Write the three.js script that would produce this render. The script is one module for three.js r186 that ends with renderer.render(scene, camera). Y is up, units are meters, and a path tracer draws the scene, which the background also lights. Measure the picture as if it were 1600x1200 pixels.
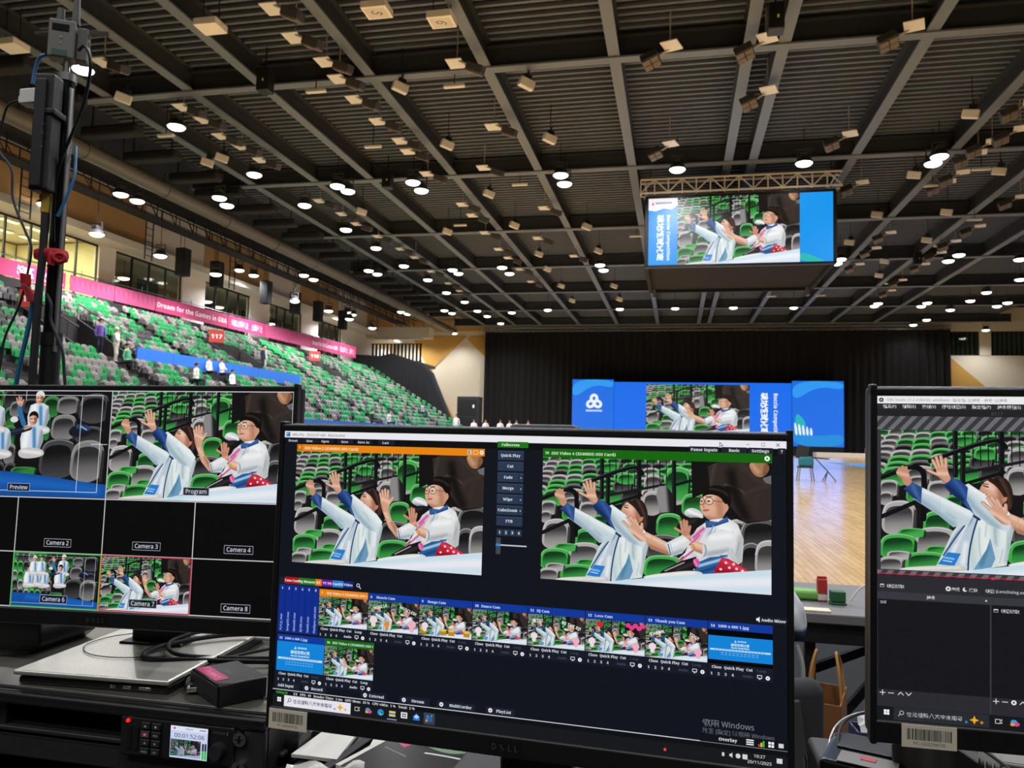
import * as THREE from 'three';
import { RoundedBoxGeometry } from 'three/addons/geometries/RoundedBoxGeometry.js';
import { mergeGeometries } from 'three/addons/utils/BufferGeometryUtils.js';
import { RectAreaLightUniformsLib } from 'three/addons/lights/RectAreaLightUniformsLib.js';

// ---------- camera, exposure ----------
const scene = new THREE.Scene();
scene.background = new THREE.Color(0x000000);
const camera = new THREE.PerspectiveCamera(2 * Math.atan(600 / 1205) * 180 / Math.PI, 4 / 3, 0.05, 300);
camera.position.set(0, 1.3, 0);
camera.quaternion.setFromRotationMatrix(new THREE.Matrix4().set(
  0.977675, -0.008379, 0.209954, 0,
  0.023464, 0.997308, -0.069464, 0,
  -0.208807, 0.072840, 0.975241, 0,
  0, 0, 0, 1));
camera.focus = 0.86;
camera.userData.fStop = camera.getFocalLength() / 1000 / 0.0013;
const renderer = new THREE.WebGLRenderer();
renderer.toneMapping = THREE.LinearToneMapping;
renderer.toneMappingExposure = 1.0;
renderer.shadowMap.enabled = true;
RectAreaLightUniformsLib.init();
const LAMP_CANDELA = 175, LAMP_COLOR = 0xf6f8ff;

// ---------- helpers ----------
function rng(seed) { let s = seed >>> 0; return () => { s = (s + 0x6d2b79f5) | 0; let t = Math.imul(s ^ (s >>> 15), 1 | s); t = (t + Math.imul(t ^ (t >>> 7), 61 | t)) ^ t; return ((t ^ (t >>> 14)) >>> 0) / 4294967296; }; }
const V = (x, y, z) => new THREE.Vector3(x, y, z);
const taken = new Map();
function numbered(n) { const k = taken.get(n) || 0; taken.set(n, k + 1); return k ? n + '_' + String(k).padStart(3, '0') : n; }
const std = (color, roughness = 0.6, metalness = 0, extra = {}) => new THREE.MeshStandardMaterial({ color, roughness, metalness, ...extra });
const bx = (w, h, d, x = 0, y = 0, z = 0) => new THREE.BoxGeometry(w, h, d).translate(x, y, z);
const rb = (w, h, d, x = 0, y = 0, z = 0, r = 0.004, s = 2) => new RoundedBoxGeometry(w, h, d, s, Math.min(r, w / 2.01, h / 2.01, d / 2.01)).translate(x, y, z);
const cy = (r0, r1, h, x = 0, y = 0, z = 0, n = 20) => new THREE.CylinderGeometry(r0, r1, h, n).translate(x, y, z);
const cyz = (r, h, x, y, z, n = 20, r2 = r) => new THREE.CylinderGeometry(r, r2, h, n).rotateX(Math.PI / 2).translate(x, y, z);
const tube = (pts, r, seg = 40, rad = 8) => new THREE.TubeGeometry(new THREE.CatmullRomCurve3(pts.map((p) => V(...p)), false, 'centripetal'), seg, r, rad, false);
function bar(a, b, w, h = w) { // box beam from a to b
  const A = V(...a), B = V(...b), d = B.clone().sub(A), L = d.length(), g = new THREE.BoxGeometry(w, h, L);
  const m = new THREE.Matrix4().lookAt(A, B, Math.abs(d.y) > 0.99 * L ? V(1, 0, 0) : V(0, 1, 0)); g.applyMatrix4(m); const c = A.add(B).multiplyScalar(0.5); return g.translate(c.x, c.y, c.z);
}
function merge(list) { const l = list.map((g) => { g = g.index ? g.toNonIndexed() : g; const o = new THREE.BufferGeometry(); for (const k of ['position', 'normal', 'uv']) if (g.attributes[k]) o.setAttribute(k, g.attributes[k]); return o; }); return l.length === 1 ? l[0] : mergeGeometries(l); }
function shadow(o) { o.castShadow = true; o.receiveShadow = true; return o; }
function mesh(name, geo, mat, parent, label) {
  const m = shadow(new THREE.Mesh(Array.isArray(geo) ? merge(geo) : geo, mat)); m.name = parent === scene || !parent ? numbered(name) : name; (parent || scene).add(m);
  if (label) m.userData.label = label; return m;
}
const part = (parent, name, geo, mat, label) => mesh(name, geo, mat, parent, label);
function tag(o, label, category, group) { o.userData.label = label; o.userData.category = category; if (group) o.userData.group = group; return o; }
function thing(name, label, category, pos = [0, 0, 0], group) { const g = new THREE.Group(); g.name = numbered(name); g.position.set(...pos); scene.add(g); return tag(g, label, category, group); }
function single(name, label, category, geo, mat, group) { return tag(mesh(name, geo, mat, scene), label, category, group); }
function struct(name, geo, mat) { const m = mesh(name, geo, mat, scene); m.userData.kind = 'structure'; return m; }
const slatZ = (z) => -17.5 - 0.455 * Math.round((-17.5 - z) / 0.455); // roof fixtures hang from a slat
function copyOf(src, pos, label, group) { const c = src.clone(); c.name = numbered(src.name.replace(/_\d{3}$/, '')); c.position.set(...pos); if (label) c.userData = { ...c.userData, label }; if (group) c.userData.group = group; scene.add(c); return c; }
const ORD = ['first', 'second', 'third', 'fourth', 'fifth', 'sixth', 'seventh', 'eighth', 'ninth', 'tenth', 'eleventh', 'twelfth', 'thirteenth', 'fourteenth', 'fifteenth', 'sixteenth', 'seventeenth', 'eighteenth', 'nineteenth', 'twentieth'], ORD2 = (i) => (i < 20 ? ORD[i] : 'twenty-' + ORD[i - 20]);
function canvas(w, h) { const c = document.createElement('canvas'); c.width = w; c.height = h; return [c, c.getContext('2d')]; }
function texOf(c, srgb = true) { const t = new THREE.CanvasTexture(c); if (srgb) t.colorSpace = THREE.SRGBColorSpace; t.magFilter = THREE.LinearFilter; return t; }
function noiseTex(seed, w, h, fn, srgb = false) { const R = rng(seed), d = new Uint8Array(w * h * 4); for (let y = 0; y < h; y++) for (let x = 0; x < w; x++) { const v = fn(x, y, R); const o = (y * w + x) * 4; d[o] = v[0]; d[o + 1] = v[1]; d[o + 2] = v[2]; d[o + 3] = 255; } const t = new THREE.DataTexture(d, w, h); t.magFilter = THREE.LinearFilter; t.wrapS = t.wrapT = THREE.RepeatWrapping; if (srgb) t.colorSpace = THREE.SRGBColorSpace; t.needsUpdate = true; return t; }
const screenMat = (c, k = 1, rough = 0.35) => new THREE.MeshStandardMaterial({ color: 0x050505, roughness: rough, emissive: 0xffffff, emissiveIntensity: k, emissiveMap: texOf(c) });

// ---------- materials ----------
const M = {
  black: std(0x141414, 0.45), blackMatte: std(0x17171a, 0.8), blackGloss: std(0x0d0d0f, 0.22), bezel: std(0x0b0b0c, 0.45), rubber: std(0x18181a, 0.7),
  steelPaint: std(0x666d75, 0.6), beamPaint: std(0x676e76, 0.6), slat: std(0x585f68, 0.6), deck: std(0x232428, 0.9), shaded_web: std(0x2b2d31, 0.7), duct: std(0x6d695f, 0.5, 0.2), hung: std(0x1d1d20, 0.85),  // girder sides get the beam paint darkened, shade put into the colour
  white: std(0xd8d3c8, 0.5), cream: std(0xece4d5, 0.7), off: std(0xa79f95, 0.55), alu: std(0x9b9a98, 0.35, 0.8), chrome: std(0xc9c7c4, 0.2, 1), silver: std(0x8b8a86, 0.32, 0.9),
  cellBrown: std(0x6d6259, 0.5), fixture: std(0x3a3835, 0.5), drape: std(0x0e0e10, 0.95), terrace: std(0x2f2c2b, 0.9), rail: std(0x121214, 0.5),
  wallWhite: std(0xdcd2ba, 0.8), wallGold: std(0xc79a48, 0.75), wallBrown: std(0xc8a26c, 0.8), soffit: std(0xe6ddcd, 0.8),
  glass: new THREE.MeshPhysicalMaterial({ color: 0xeef5f0, roughness: 0.03, transmission: 1, thickness: 0, ior: 1.5 }),
  pinkLabel: std(0xc02a63, 0.5), red: std(0xb01522, 0.7), redSign: std(0xc23a2c, 0.6),
};
// ---------- stroke glyphs for the Chinese lettering (0..9 grid, y down) ----------
const HAN = {
  大: '0393 5053 5309 5399', 力: '1393 9398 9868 4043 4309', 士: '0393 5059 1999', 放: '2021 0343 2309 2545 4549 6045 4393 8359 5599', 生: '2013 1383 5059 2676 0999', 說: '0141 0242 0444 0646 0648 4648 0848 6051 8091 5292 5256 9296 5696 6649 7679 7999', 明: '0131 0107 3137 0434 0737 5191 5106 9199 5393 5595',
  在: '0292 4105 2529 4585 6369 3999', 這: '1021 0424 2427 0799 6061 3292 4484 4686 4868 4888 4848', 裡: '2021 0333 3306 2229 4191 4195 5191 9195 4595 7059 4797 3999', 輸: '0141 1014 2019 0444 0646 6035 6095 4555 5559 7577 8589',
  入: '4050 5009 5099', 文: '5051 0292 7209 2299', 字: '5051 0292 0204 9294 2474 7455 5559 0696', 來: '1282 5059 2315 2335 7365 7385 5509 5599', 搜: '1019 0232 0646 4191 4147 9197 4494 5059 4797 4899', 尋: '1181 8184 2484 1484 0696 3669 2788',
  啟: '1141 1105 1343 2545 4547 2527 6039 4192 7299 9159', 用: '1101 1109 1191 9199 1494 1696 5159', 移: '1030 0232 2009 2545 6045 5282 8255 6589 9559', 至: '0191 4023 2373 7384 5449 1656 5696 0999',
  設: '0141 0242 0444 0646 0648 4648 0848 5150 5155 8185 5595 5696 6699 9659', 定: '5051 0292 0203 9293 1484 5459 5686 3609 2899', 以: '1117 1737 3111 5253 8066 8059 7599', 硬: '0151 2107 1535 1518 3538 1838 4191 4395 4343 5393 4696 7049 4699',
  地: '0242 2028 0846 5259 9284 5294 7057 9298 5999', 滾: '1011 0333 1806 3191 6032 4484 4466 8466 6049 5999 7687', 球: '0141 2128 0444 0848 4292 7079 5343 4699 9346 8091', 比: '1119 1444 1945 6069 9164 6999', 賽: '5051 0191 1393 1595 3137 6167 0799 2888 2799',
  灣: '1011 0333 1806 3131 4151 3464 4446 8191 6094 4696 4798 9879', 區: '0191 0109 0999 3262 3264 6264 3464 1646 1618 4648 1848 5686 5658 8688 5888', 出: '5059 1114 1484 8184 0609 0999 9699', 彩: '0150 1223 3243 0454 3039 3508 3558 9063 9366 9659', 人: '5005 5009 5499',
  檔: '2029 0242 2305 6062 4353 5292 5363 4595 4599 9599 4797 7579 4999', 案: '5051 0191 3146 2444 4474 0696 5659 4609 5699', 編: '2011 1131 3104 0434 2529 5191 5195 5393 5395 5559 6569 7579 8589 5797', 輯: '0141 1014 2019 0444 0646 5191 5153 9193 5393 4595 5559 8589 5787',
  檢: '2029 0242 7035 7095 5484 5556 5656 8586 4959 8999', 視: '2021 0333 3306 2229 5191 5196 9196 5393 5595 5696 6649 7679 7999', 停: '2004 1219 6061 3191 4282 4464 5484 3595 6569 6949', 駐: '0141 0105 0343 0545 4548 1818 7071 5292 5595 4999 7279',
  窗: '5051 0191 3224 6284 1313 1319 9399 1999 3559 6538', 場: '2028 0343 0847 5191 5154 9194 5492 5494 3595 6638 9698', 景: '2171 2123 7173 2373 5060 0494 2676 2628 5659 7888', 群: '1141 4105 0343 2008 2545 2848 6061 9081 5292 5494 4696 7079', 組: '2011 1131 3104 0434 2529 5199 5191 9199 5494 5696 4999',
  工: '1191 5159 0999', 具: '2171 2127 7177 2373 2575 0797 2809 7899', 擷: '1019 0232 0646 4151 4444 4648 6191 6166 9196 6393 6666 6949 9699', 取: '0141 1018 3039 1333 1535 0848 5292 9249 5399', 屬: '1191 1109 1393 3465 6434 2595 9599 3777', 性: '2029 0205 3234 5035 5191 7079 4494 4999', 濾: '1011 0333 1806 6061 4191 4109 6393 4999', 鏡: '2005 2044 1444 2529 0949 5191 5393 5595 5696 6649 7699', 顯: '0141 0143 0343 0545 0747 5191 5157 9197 5494 5797 5949 8799',
};
function han(g, text, x, y, size, color, lw = 0.1) { // top-left at x, y
  g.save(); g.strokeStyle = color; g.lineWidth = Math.max(0.7, size * lw); g.lineCap = 'round';
  for (const ch of text) {
    const s = HAN[ch];
    if (s) { g.beginPath(); for (const st of s.split(' ')) for (let i = 0; i < st.length; i += 2) { const px = x + (+st[i] + 0.5) * size / 10, py = y + (+st[i + 1] + 0.5) * size / 10; i ? g.lineTo(px, py) : g.moveTo(px, py); } g.stroke(); x += size * 1.06; } else {
      g.fillStyle = color; g.font = `${size}px sans-serif`; g.fillText(ch, x, y + size * 0.86); x += g.measureText(ch).width; }
  }
  g.restore(); return x;
}
function txt(g, s, x, y, size, color = '#fff', font = 'sans-serif', align = 'left', w = '') { g.fillStyle = color; g.font = `${w} ${size}px ${font}`.trim(); g.textAlign = align; g.textBaseline = 'middle'; g.fillText(s, x, y); g.textAlign = 'left'; g.textBaseline = 'alphabetic'; }
function rect(g, x, y, w, h, c) { g.fillStyle = c; g.fillRect(x, y, w, h); }
function poly(g, pts, c, map = (p) => p, smooth = false) {
  g.fillStyle = c; g.beginPath(); const q = pts.map(map), n = q.length;
  if (smooth) { g.moveTo((q[0][0] + q[n - 1][0]) / 2, (q[0][1] + q[n - 1][1]) / 2); for (let i = 0; i < n; i++) { const b = q[(i + 1) % n]; g.quadraticCurveTo(q[i][0], q[i][1], (q[i][0] + b[0]) / 2, (q[i][1] + b[1]) / 2); } } else q.forEach((p, i) => (i ? g.lineTo(...p) : g.moveTo(...p)));
  g.closePath(); g.fill();
}
function line(g, pts, c, w, map = (p) => p, smooth = false) { g.strokeStyle = c; g.lineWidth = w; g.lineCap = 'round'; g.lineJoin = 'round'; g.beginPath(); const q = pts.map(map); if (smooth && q.length > 2) { g.moveTo(...q[0]); for (let i = 1; i < q.length - 1; i++) { const e = i === q.length - 2 ? q[i + 1] : [(q[i][0] + q[i + 1][0]) / 2, (q[i][1] + q[i + 1][1]) / 2]; g.quadraticCurveTo(q[i][0], q[i][1], e[0], e[1]); } } else q.forEach((p, i) => (i ? g.lineTo(...p) : g.moveTo(...p))); g.stroke(); }
function disc(g, x, y, rx, ry, c, rot = 0) { g.fillStyle = c; g.beginPath(); g.ellipse(x, y, rx, ry, rot, 0, 7); g.fill(); }

// ---------- the broadcast picture: two spectators waving in a green and grey stand ----------
const GREEN = ['#46ad4c', '#2e8a3c', '#123d1c'], GREY = ['#b3afae', '#8a8786', '#3d3b3c'], DARK = ['#5a595b', '#3c3b3d', '#151516'];
function tracePath(g, q, smooth) { const n = q.length; g.beginPath(); if (smooth) { g.moveTo((q[0][0] + q[n - 1][0]) / 2, (q[0][1] + q[n - 1][1]) / 2); for (let i = 0; i < n; i++) { const b = q[(i + 1) % n]; g.quadraticCurveTo(q[i][0], q[i][1], (q[i][0] + b[0]) / 2, (q[i][1] + b[1]) / 2); } } else q.forEach((p, i) => (i ? g.lineTo(...p) : g.moveTo(...p))); g.closePath(); }
function paintSeat(g, x, y, w, h, col) { // front view of a tip-up shell; x, y = top left
  const [a, b, c] = col, P = (u, v) => [x + u * w, y + v * h], rim = [P(-0.03, 1), P(-0.02, 0.4), P(0.06, 0.12), P(0.3, 0.0), P(0.72, -0.03), P(0.98, 0.08), P(1.06, 0.34), P(1.02, 1)];
  tracePath(g, rim, true); g.fillStyle = a; g.fill(); poly(g, [P(0.97, 0.2), P(1.06, 0.3), P(1.02, 1), P(0.92, 1)], c);
  const gr = g.createLinearGradient(x, y + h * 0.12, x + w * 0.1, y + h); gr.addColorStop(0, c); gr.addColorStop(0.3, c); gr.addColorStop(0.62, b); gr.addColorStop(1, a); g.fillStyle = gr; tracePath(g, [P(0.06, 1.02), P(0.07, 0.42), P(0.17, 0.2), P(0.52, 0.13), P(0.86, 0.18), P(0.94, 0.4), P(0.91, 1.02)], true); g.fill();
  line(g, [P(0.0, 0.4), P(0.09, 0.13), P(0.32, 0.03), P(0.7, 0.0), P(0.95, 0.1)], 'rgba(240,246,240,.55)', Math.max(1, h * 0.028), undefined, true);
}
function painter(g, m, s) {
  const K = (pts) => pts.map(m);
  const form = (pts, col, strokes = [], smooth = true) => { g.save(); tracePath(g, K(pts), smooth); g.fillStyle = col; g.fill(); g.clip(); for (const [p, c, w, blur = 10] of strokes) { g.filter = `blur(${blur * s}px)`; line(g, p, c, w * s, m, true); } g.filter = 'none'; g.restore(); };
  const ln = (pts, col, w, sm = true, blur = 0) => { if (blur) g.filter = `blur(${blur * s}px)`; line(g, pts, col, w * s, m, sm); g.filter = 'none'; };
  const el = (x, y, rx, ry, col, r = 0, blur = 0) => { if (blur) g.filter = `blur(${blur * s}px)`; const [a, b] = m([x, y]); disc(g, a, b, rx * s, ry * s, col, r); g.filter = 'none'; };
  const hand = (palm, fingers, base, hi, lo, w = 17) => { for (const f of fingers) { ln(f, lo, w + 3); ln(f, base, w - 1); ln([[f[0][0] - 3, f[0][1] - 2], [f[f.length - 1][0] - 3, f[f.length - 1][1] + 2]], hi, w * 0.3, true, 2); } form(palm, base, [[[palm[0], palm[palm.length >> 1]], hi, 16, 7], [[palm[palm.length - 1], palm[palm.length - 2]], lo, 14, 6]]); };
  return { form, ln, el, hand };
}
function grain(g, W, H, seed, k) { const R = rng(seed), d = g.getImageData(0, 0, W, H), p = d.data; for (let i = 0; i < p.length; i += 4) { const n = (R() - 0.5) * k; p[i] += n; p[i + 1] += n; p[i + 2] += n; } g.putImageData(d, 0, 0); }
function feedCanvas(variant) {
  const W = 1600, H = 900, [c, g] = canvas(W, H), s = 1.05;
  const m = ([x, y]) => { let u = (x - 57) / 1512, v = (y - 40) / 925; for (let i = 0; i < 3; i++) { v = (y - 25 - 30 * u) / (893 + 72 * u); u = (x - 75 + 37 * v) / (1507 + 13 * v); } return [u * W, v * H]; };
  const S = (x, y, w, h, k) => { const [a, b] = m([x, y]); paintSeat(g, a, b, w * s, h * s * 0.93, k); }, { form, ln, el, hand } = painter(g, m, s);
  rect(g, 0, 0, W, H, '#161517');
  const R = rng(17), pick = () => { const q = R(); return q < 0.47 ? GREEN : q < 0.76 ? GREY : DARK; };
  for (let r = 0; r < 8; r++) for (let i = -1; i < 17; i++) { const z = 84 + r * 9, x = 40 + i * z * 0.92 - r * 34, y = 18 + r * 36 - i * 5 + Math.max(0, i - 6) * 5; S(x, y, z * 1.04, z * 0.86, pick()); }
  for (const [x, y, w, h, k] of [[560, 190, 130, 90, DARK], [770, 145, 115, 130, GREY], [905, 88, 165, 240, GREEN], [480, 62, 130, 72, GREEN], [590, 140, 120, 80, GREEN], [760, 270, 118, 175, GREY], [55, 345, 105, 110, GREY], [220, 320, 110, 80, GREY], [205, 385, 120, 110, GREEN], [325, 352, 130, 120, GREY], [50, 420, 75, 90, GREY], [420, 445, 90, 110, GREEN], [65, 478, 185, 230, GREY], [295, 545, 150, 190, GREEN], [1015, 282, 150, 170, GREEN], [845, 430, 160, 180, GREEN], [775, 585, 220, 190, DARK], [1300, 470, 115, 180, GREY], [245, 648, 215, 190, GREY], [150, 655, 150, 60, GREEN], [45, 690, 200, 170, GREEN], [300, 770, 130, 60, GREEN], [185, 805, 230, 140, GREEN], [80, 800, 130, 60, GREY], [28, 835, 140, 120, GREY], [755, 735, 240, 175, GREEN], [1385, 455, 230, 260, DARK], [1380, 640, 120, 230, DARK], [1470, 620, 160, 260, GREY]]) S(x, y, w, h, k);
  el(640, 560, 190, 120, 'rgba(10,10,12,.35)', 0, 40);
  // railing
  for (let x = 540; x < 950; x += 42) ln([[x, 40], [x - 4, 260]], '#141519', 6, false);
  for (const [x, a, b] of [[488, 25, 320], [525, 180, 400], [735, 40, 345], [968, 50, 415]]) { ln([[x, a], [x - 8, b]], '#0d0e11', 28, false); ln([[x - 8, a], [x - 15, b]], '#3a3d44', 4, false, 1); }
  ln([[345, 225], [520, 150], [680, 94], [735, 92], [758, 140]], '#0c0d10', 28); ln([[345, 214], [520, 140], [680, 84], [725, 82]], '#595d63', 4, true, 1); ln([[520, 378], [745, 302]], '#0f1013', 20, false); ln([[540, 300], [900, 222]], '#191a1e', 18, false); ln([[975, 222], [1085, 186]], '#101115', 18, false);
  ln([[50, 335], [170, 282], [245, 258], [302, 285], [308, 360], [292, 600]], '#0c0d10', 32); ln([[55, 322], [170, 272], [245, 248]], '#4c4f55', 4, true, 1); ln([[45, 588], [262, 486]], '#101114', 26, false);
  form([[862, 235], [915, 228], [958, 300], [955, 420], [870, 430], [845, 300]], '#8d8b8b', [[[[940, 240], [950, 420]], '#1c1c1e', 50, 8]], false);
  // person in a dark coat behind
  form([[1080, 20], [1590, 30], [1590, 470], [1420, 500], [1300, 440], [1180, 270], [1080, 320]], '#120f10', [], false);
  form([[1185, 80], [1290, 30], [1440, 50], [1500, 160], [1590, 190], [1590, 470], [1400, 490], [1290, 330], [1195, 240]], '#332a26', [[[[1230, 60], [1200, 220]], '#4a3f3a', 16, 8], [[[1290, 215], [1370, 225], [1410, 280]], '#5e524b', 10, 4], [[[1400, 70], [1470, 180], [1560, 210]], '#3d332f', 26, 10], [[[1380, 340], [1440, 240], [1540, 230]], '#40362f', 14, 8], [[[1500, 280], [1470, 400]], '#3a302c', 14, 8], [[[1330, 120], [1350, 320], [1420, 460]], '#0d0a0a', 50, 20]], false);
  form([[1435, 40], [1565, 45], [1572, 110], [1525, 168], [1465, 140]], '#a87a58', [[[[1460, 60], [1500, 120]], '#cf9f7a', 24, 8], [[[1560, 60], [1540, 150]], '#6d4a36', 26, 8]]); el(1546, 95, 13, 24, '#86593f'); form([[1525, 165], [1590, 140], [1590, 215], [1545, 200]], '#6a6e74', [], false);
  // woman on the left: hair, face
  form([[672, 345], [720, 322], [765, 350], [790, 430], [782, 548], [735, 560], [700, 500], [705, 420]], '#2b1c18', [[[[720, 340], [770, 430], [765, 530]], '#5b3f33', 14, 7], [[[700, 360], [730, 460]], '#140c0a', 20, 8]]);
  form([[606, 420], [618, 385], [650, 350], [700, 355], [738, 420], [750, 470], [728, 515], [690, 540], [655, 500], [625, 468], [604, 440]], '#d39c7f', [[[[640, 370], [690, 420]], '#f3cdb4', 44, 14], [[[720, 420], [720, 520]], '#a36b54', 40, 14], [[[640, 500], [700, 530]], '#b27a61', 24, 8], [[[660, 440], [690, 450]], '#e8a890', 24, 10]]);
  form([[612, 430], [640, 432], [652, 458], [630, 456]], '#a63c40', [[[[618, 436], [640, 440]], '#f1e3de', 5, 1]]); ln([[630, 388], [655, 396]], '#2e1d18', 7); ln([[622, 375], [655, 378]], '#4a3027', 5, true, 1); ln([[604, 415], [615, 425]], '#a8705a', 6, true, 2); el(742, 475, 12, 20, '#c48a6e', 0.3); ln([[668, 350], [715, 380], [745, 450]], '#2b1c18', 24);
  // torso
  form([[630, 500], [700, 520], [770, 575], [792, 640], [760, 780], [738, 905], [530, 940], [350, 905], [400, 800], [452, 680], [550, 560]], '#d5e2e2', [[[[720, 560], [760, 700], [720, 890]], '#f2f7f5', 46, 18], [[[610, 600], [640, 760], [620, 900]], '#eef5f3', 50, 18], [[[560, 580], [500, 720], [430, 880]], '#9fb6c6', 40, 14], [[[690, 640], [680, 760]], '#b4c7c9', 20, 9], [[[780, 640], [735, 880]], '#a9bcc0', 26, 10], [[[540, 700], [560, 920]], '#c2d5d6', 26, 10]], false);
  form([[560, 572], [600, 590], [540, 740], [522, 905], [385, 895], [440, 730]], '#bfcfdb', [[[[560, 600], [470, 760]], '#6f8aa8', 12, 4], [[[530, 640], [440, 830]], '#eef3f6', 18, 6], [[[500, 640], [420, 800]], '#8fa6bd', 10, 4], [[[520, 760], [500, 890]], '#f0f3f5', 26, 8]], false);
  form([[585, 880], [632, 800], [655, 725], [678, 860], [655, 915], [555, 935]], '#6f9fbe', [[[[640, 780], [600, 900]], '#4b7ea6', 20, 8]], false); ln([[592, 600], [536, 760], [526, 935]], '#1f3a68', 9); ln([[570, 572], [475, 700], [395, 835]], '#2f4d7c', 9); ln([[540, 560], [600, 605]], '#1e355f', 14);
  form([[360, 892], [418, 815], [490, 825], [452, 905]], '#2a7fcf', [[[[400, 850], [450, 860]], '#8cc6f2', 12, 3]], false); ln([[392, 868], [440, 878]], '#e6f2fb', 5);
  for (const f of [[[690, 600], [672, 690], [690, 780]], [[640, 620], [628, 720]], [[760, 620], [742, 720], [752, 800]], [[600, 660], [588, 760], [600, 850]], [[720, 800], [700, 890]]]) ln(f, 'rgba(120,145,158,.55)', 5, true, 3);
  // arms of the woman on the left
  form([[240, 470], [290, 395], [340, 425], [470, 500], [575, 560], [540, 640], [455, 655], [380, 580], [285, 505]], '#c9d9e0', [[[[300, 415], [440, 500], [560, 575]], '#eef5f6', 34, 12], [[[275, 480], [380, 570], [460, 640]], '#8ea9bb', 30, 12], [[[420, 560], [470, 600]], '#a8bfca', 14, 6]], false); for (let i = 0; i < 70; i++) el(290 + (i % 10) * 11, 432 + ((i / 10) | 0) * 10 + (i % 10) * 5, 2.2, 2.2, 'rgba(90,130,165,.5)');
  form([[188, 405], [236, 362], [292, 396], [282, 500], [238, 462]], '#2b4c86', [[[[240, 380], [270, 480]], '#4b74b4', 16, 7], [[[200, 420], [250, 470]], '#172d58', 22, 8]], false);
  form([[505, 395], [548, 372], [650, 455], [745, 535], [790, 600], [750, 690], [655, 645], [560, 552], [525, 470]], '#d2e0e5', [[[[560, 400], [680, 500], [770, 600]], '#f4f9f9', 40, 14], [[[530, 460], [600, 570], [700, 660]], '#93adbd', 30, 12], [[[640, 520], [690, 600]], '#b5c9d2', 14, 7]], false); for (let i = 0; i < 70; i++) el(535 + (i % 10) * 11, 408 + ((i / 10) | 0) * 11 + (i % 10) * 6, 2.2, 2.2, 'rgba(90,130,165,.45)');
  form([[412, 385], [450, 332], [505, 352], [545, 400], [535, 480], [572, 572], [505, 490], [440, 425]], '#234486', [[[[470, 350], [530, 420], [545, 530]], '#3d66a8', 18, 8], [[[430, 390], [510, 480]], '#12264e', 26, 9]], false);
  hand([[150, 300], [165, 268], [198, 260], [224, 285], [222, 320], [242, 362], [205, 398], [178, 345], [158, 322]], [[[160, 300], [172, 275]], [[175, 290], [188, 266]], [[190, 290], [206, 270]]], '#c99277', '#efc4ab', '#9a644c', 20);
  hand([[376, 305], [372, 272], [405, 262], [438, 270], [442, 310], [458, 345], [420, 378], [388, 335]], [[[385, 290], [372, 250], [358, 222]], [[398, 280], [386, 235], [378, 203]], [[414, 275], [408, 230], [403, 197]], [[428, 280], [432, 245], [430, 214]], [[388, 318], [355, 302], [328, 284]]], '#d59f83', '#f6d0b8', '#a06a52');
  // woman on the right: hair, face, glasses
  form([[1165, 275], [1195, 238], [1260, 226], [1315, 268], [1328, 340], [1300, 420], [1255, 420], [1240, 330]], '#120d0b', [[[[1220, 240], [1290, 280]], '#3b302b', 14, 7]]); el(1305, 255, 34, 26, '#15100e');
  form([[1126, 350], [1140, 300], [1175, 282], [1225, 278], [1262, 310], [1278, 350], [1302, 345], [1316, 380], [1288, 428], [1262, 478], [1195, 488], [1152, 450], [1128, 400]], '#e0b094', [[[[1160, 290], [1200, 330]], '#f9d9c4', 50, 16], [[[1250, 330], [1260, 460]], '#b98266', 50, 16], [[[1160, 462], [1240, 480]], '#b07a60', 26, 9], [[[1195, 385], [1220, 400]], '#eeb49c', 26, 10]]);
  form([[1138, 318], [1160, 262], [1205, 222], [1275, 222], [1330, 285], [1322, 385], [1290, 372], [1276, 330], [1240, 296], [1180, 288]], '#0f0b09', [[[[1190, 250], [1270, 246], [1310, 300]], '#46392f', 9, 5]]);
  g.lineWidth = 3.6 * s; g.strokeStyle = '#4a342c'; for (const [x, r] of [[1188, 26], [1138, 19]]) { const [a, b] = m([x, 340]); g.beginPath(); g.ellipse(a, b, r * s, 24 * s, 0, 0, 7); g.stroke(); } ln([[1213, 336], [1285, 345]], '#4a342c', 3); el(1184, 340, 10, 5, '#241813'); el(1140, 340, 7, 4, '#241813'); ln([[1168, 308], [1205, 306]], '#4b3328', 6, true, 1); ln([[1125, 312], [1150, 308]], '#4b3328', 5, true, 1); ln([[1160, 350], [1142, 382], [1156, 390]], '#b67f63', 6, true, 2); form([[1138, 404], [1178, 398], [1192, 408], [1150, 418]], '#b2484f', [[[[1145, 408], [1180, 405]], '#d47a7a', 4, 2]]); el(1294, 386, 14, 26, '#d29c7f');
  form([[1020, 420], [1060, 388], [1110, 398], [1145, 432], [1150, 475], [1040, 462]], '#dcdbe2', [[[[1050, 410], [1130, 450]], '#ffffff', 14, 5], [[[1040, 450], [1120, 462]], '#8d8c96', 12, 6]]); form([[965, 520], [1055, 455], [1180, 470], [1150, 570], [985, 580]], '#161416', [[[[1000, 520], [1100, 480]], '#333032', 16, 8]]);
  form([[1155, 500], [1200, 475], [1300, 462], [1365, 510], [1398, 620], [1385, 780], [1300, 860], [1080, 850], [1005, 770], [1065, 610], [1105, 540]], '#e2e3e4', [[[[1250, 500], [1340, 600]], '#fbfbfa', 70, 22], [[[1380, 600], [1360, 790]], '#aeb4b8', 40, 16], [[[1180, 560], [1200, 720]], '#bcc4ca', 26, 12], [[[1290, 690], [1340, 780]], '#c2c8cb', 30, 12], [[[1060, 720], [1140, 820]], '#c9cfd4', 26, 12]], false);
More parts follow.
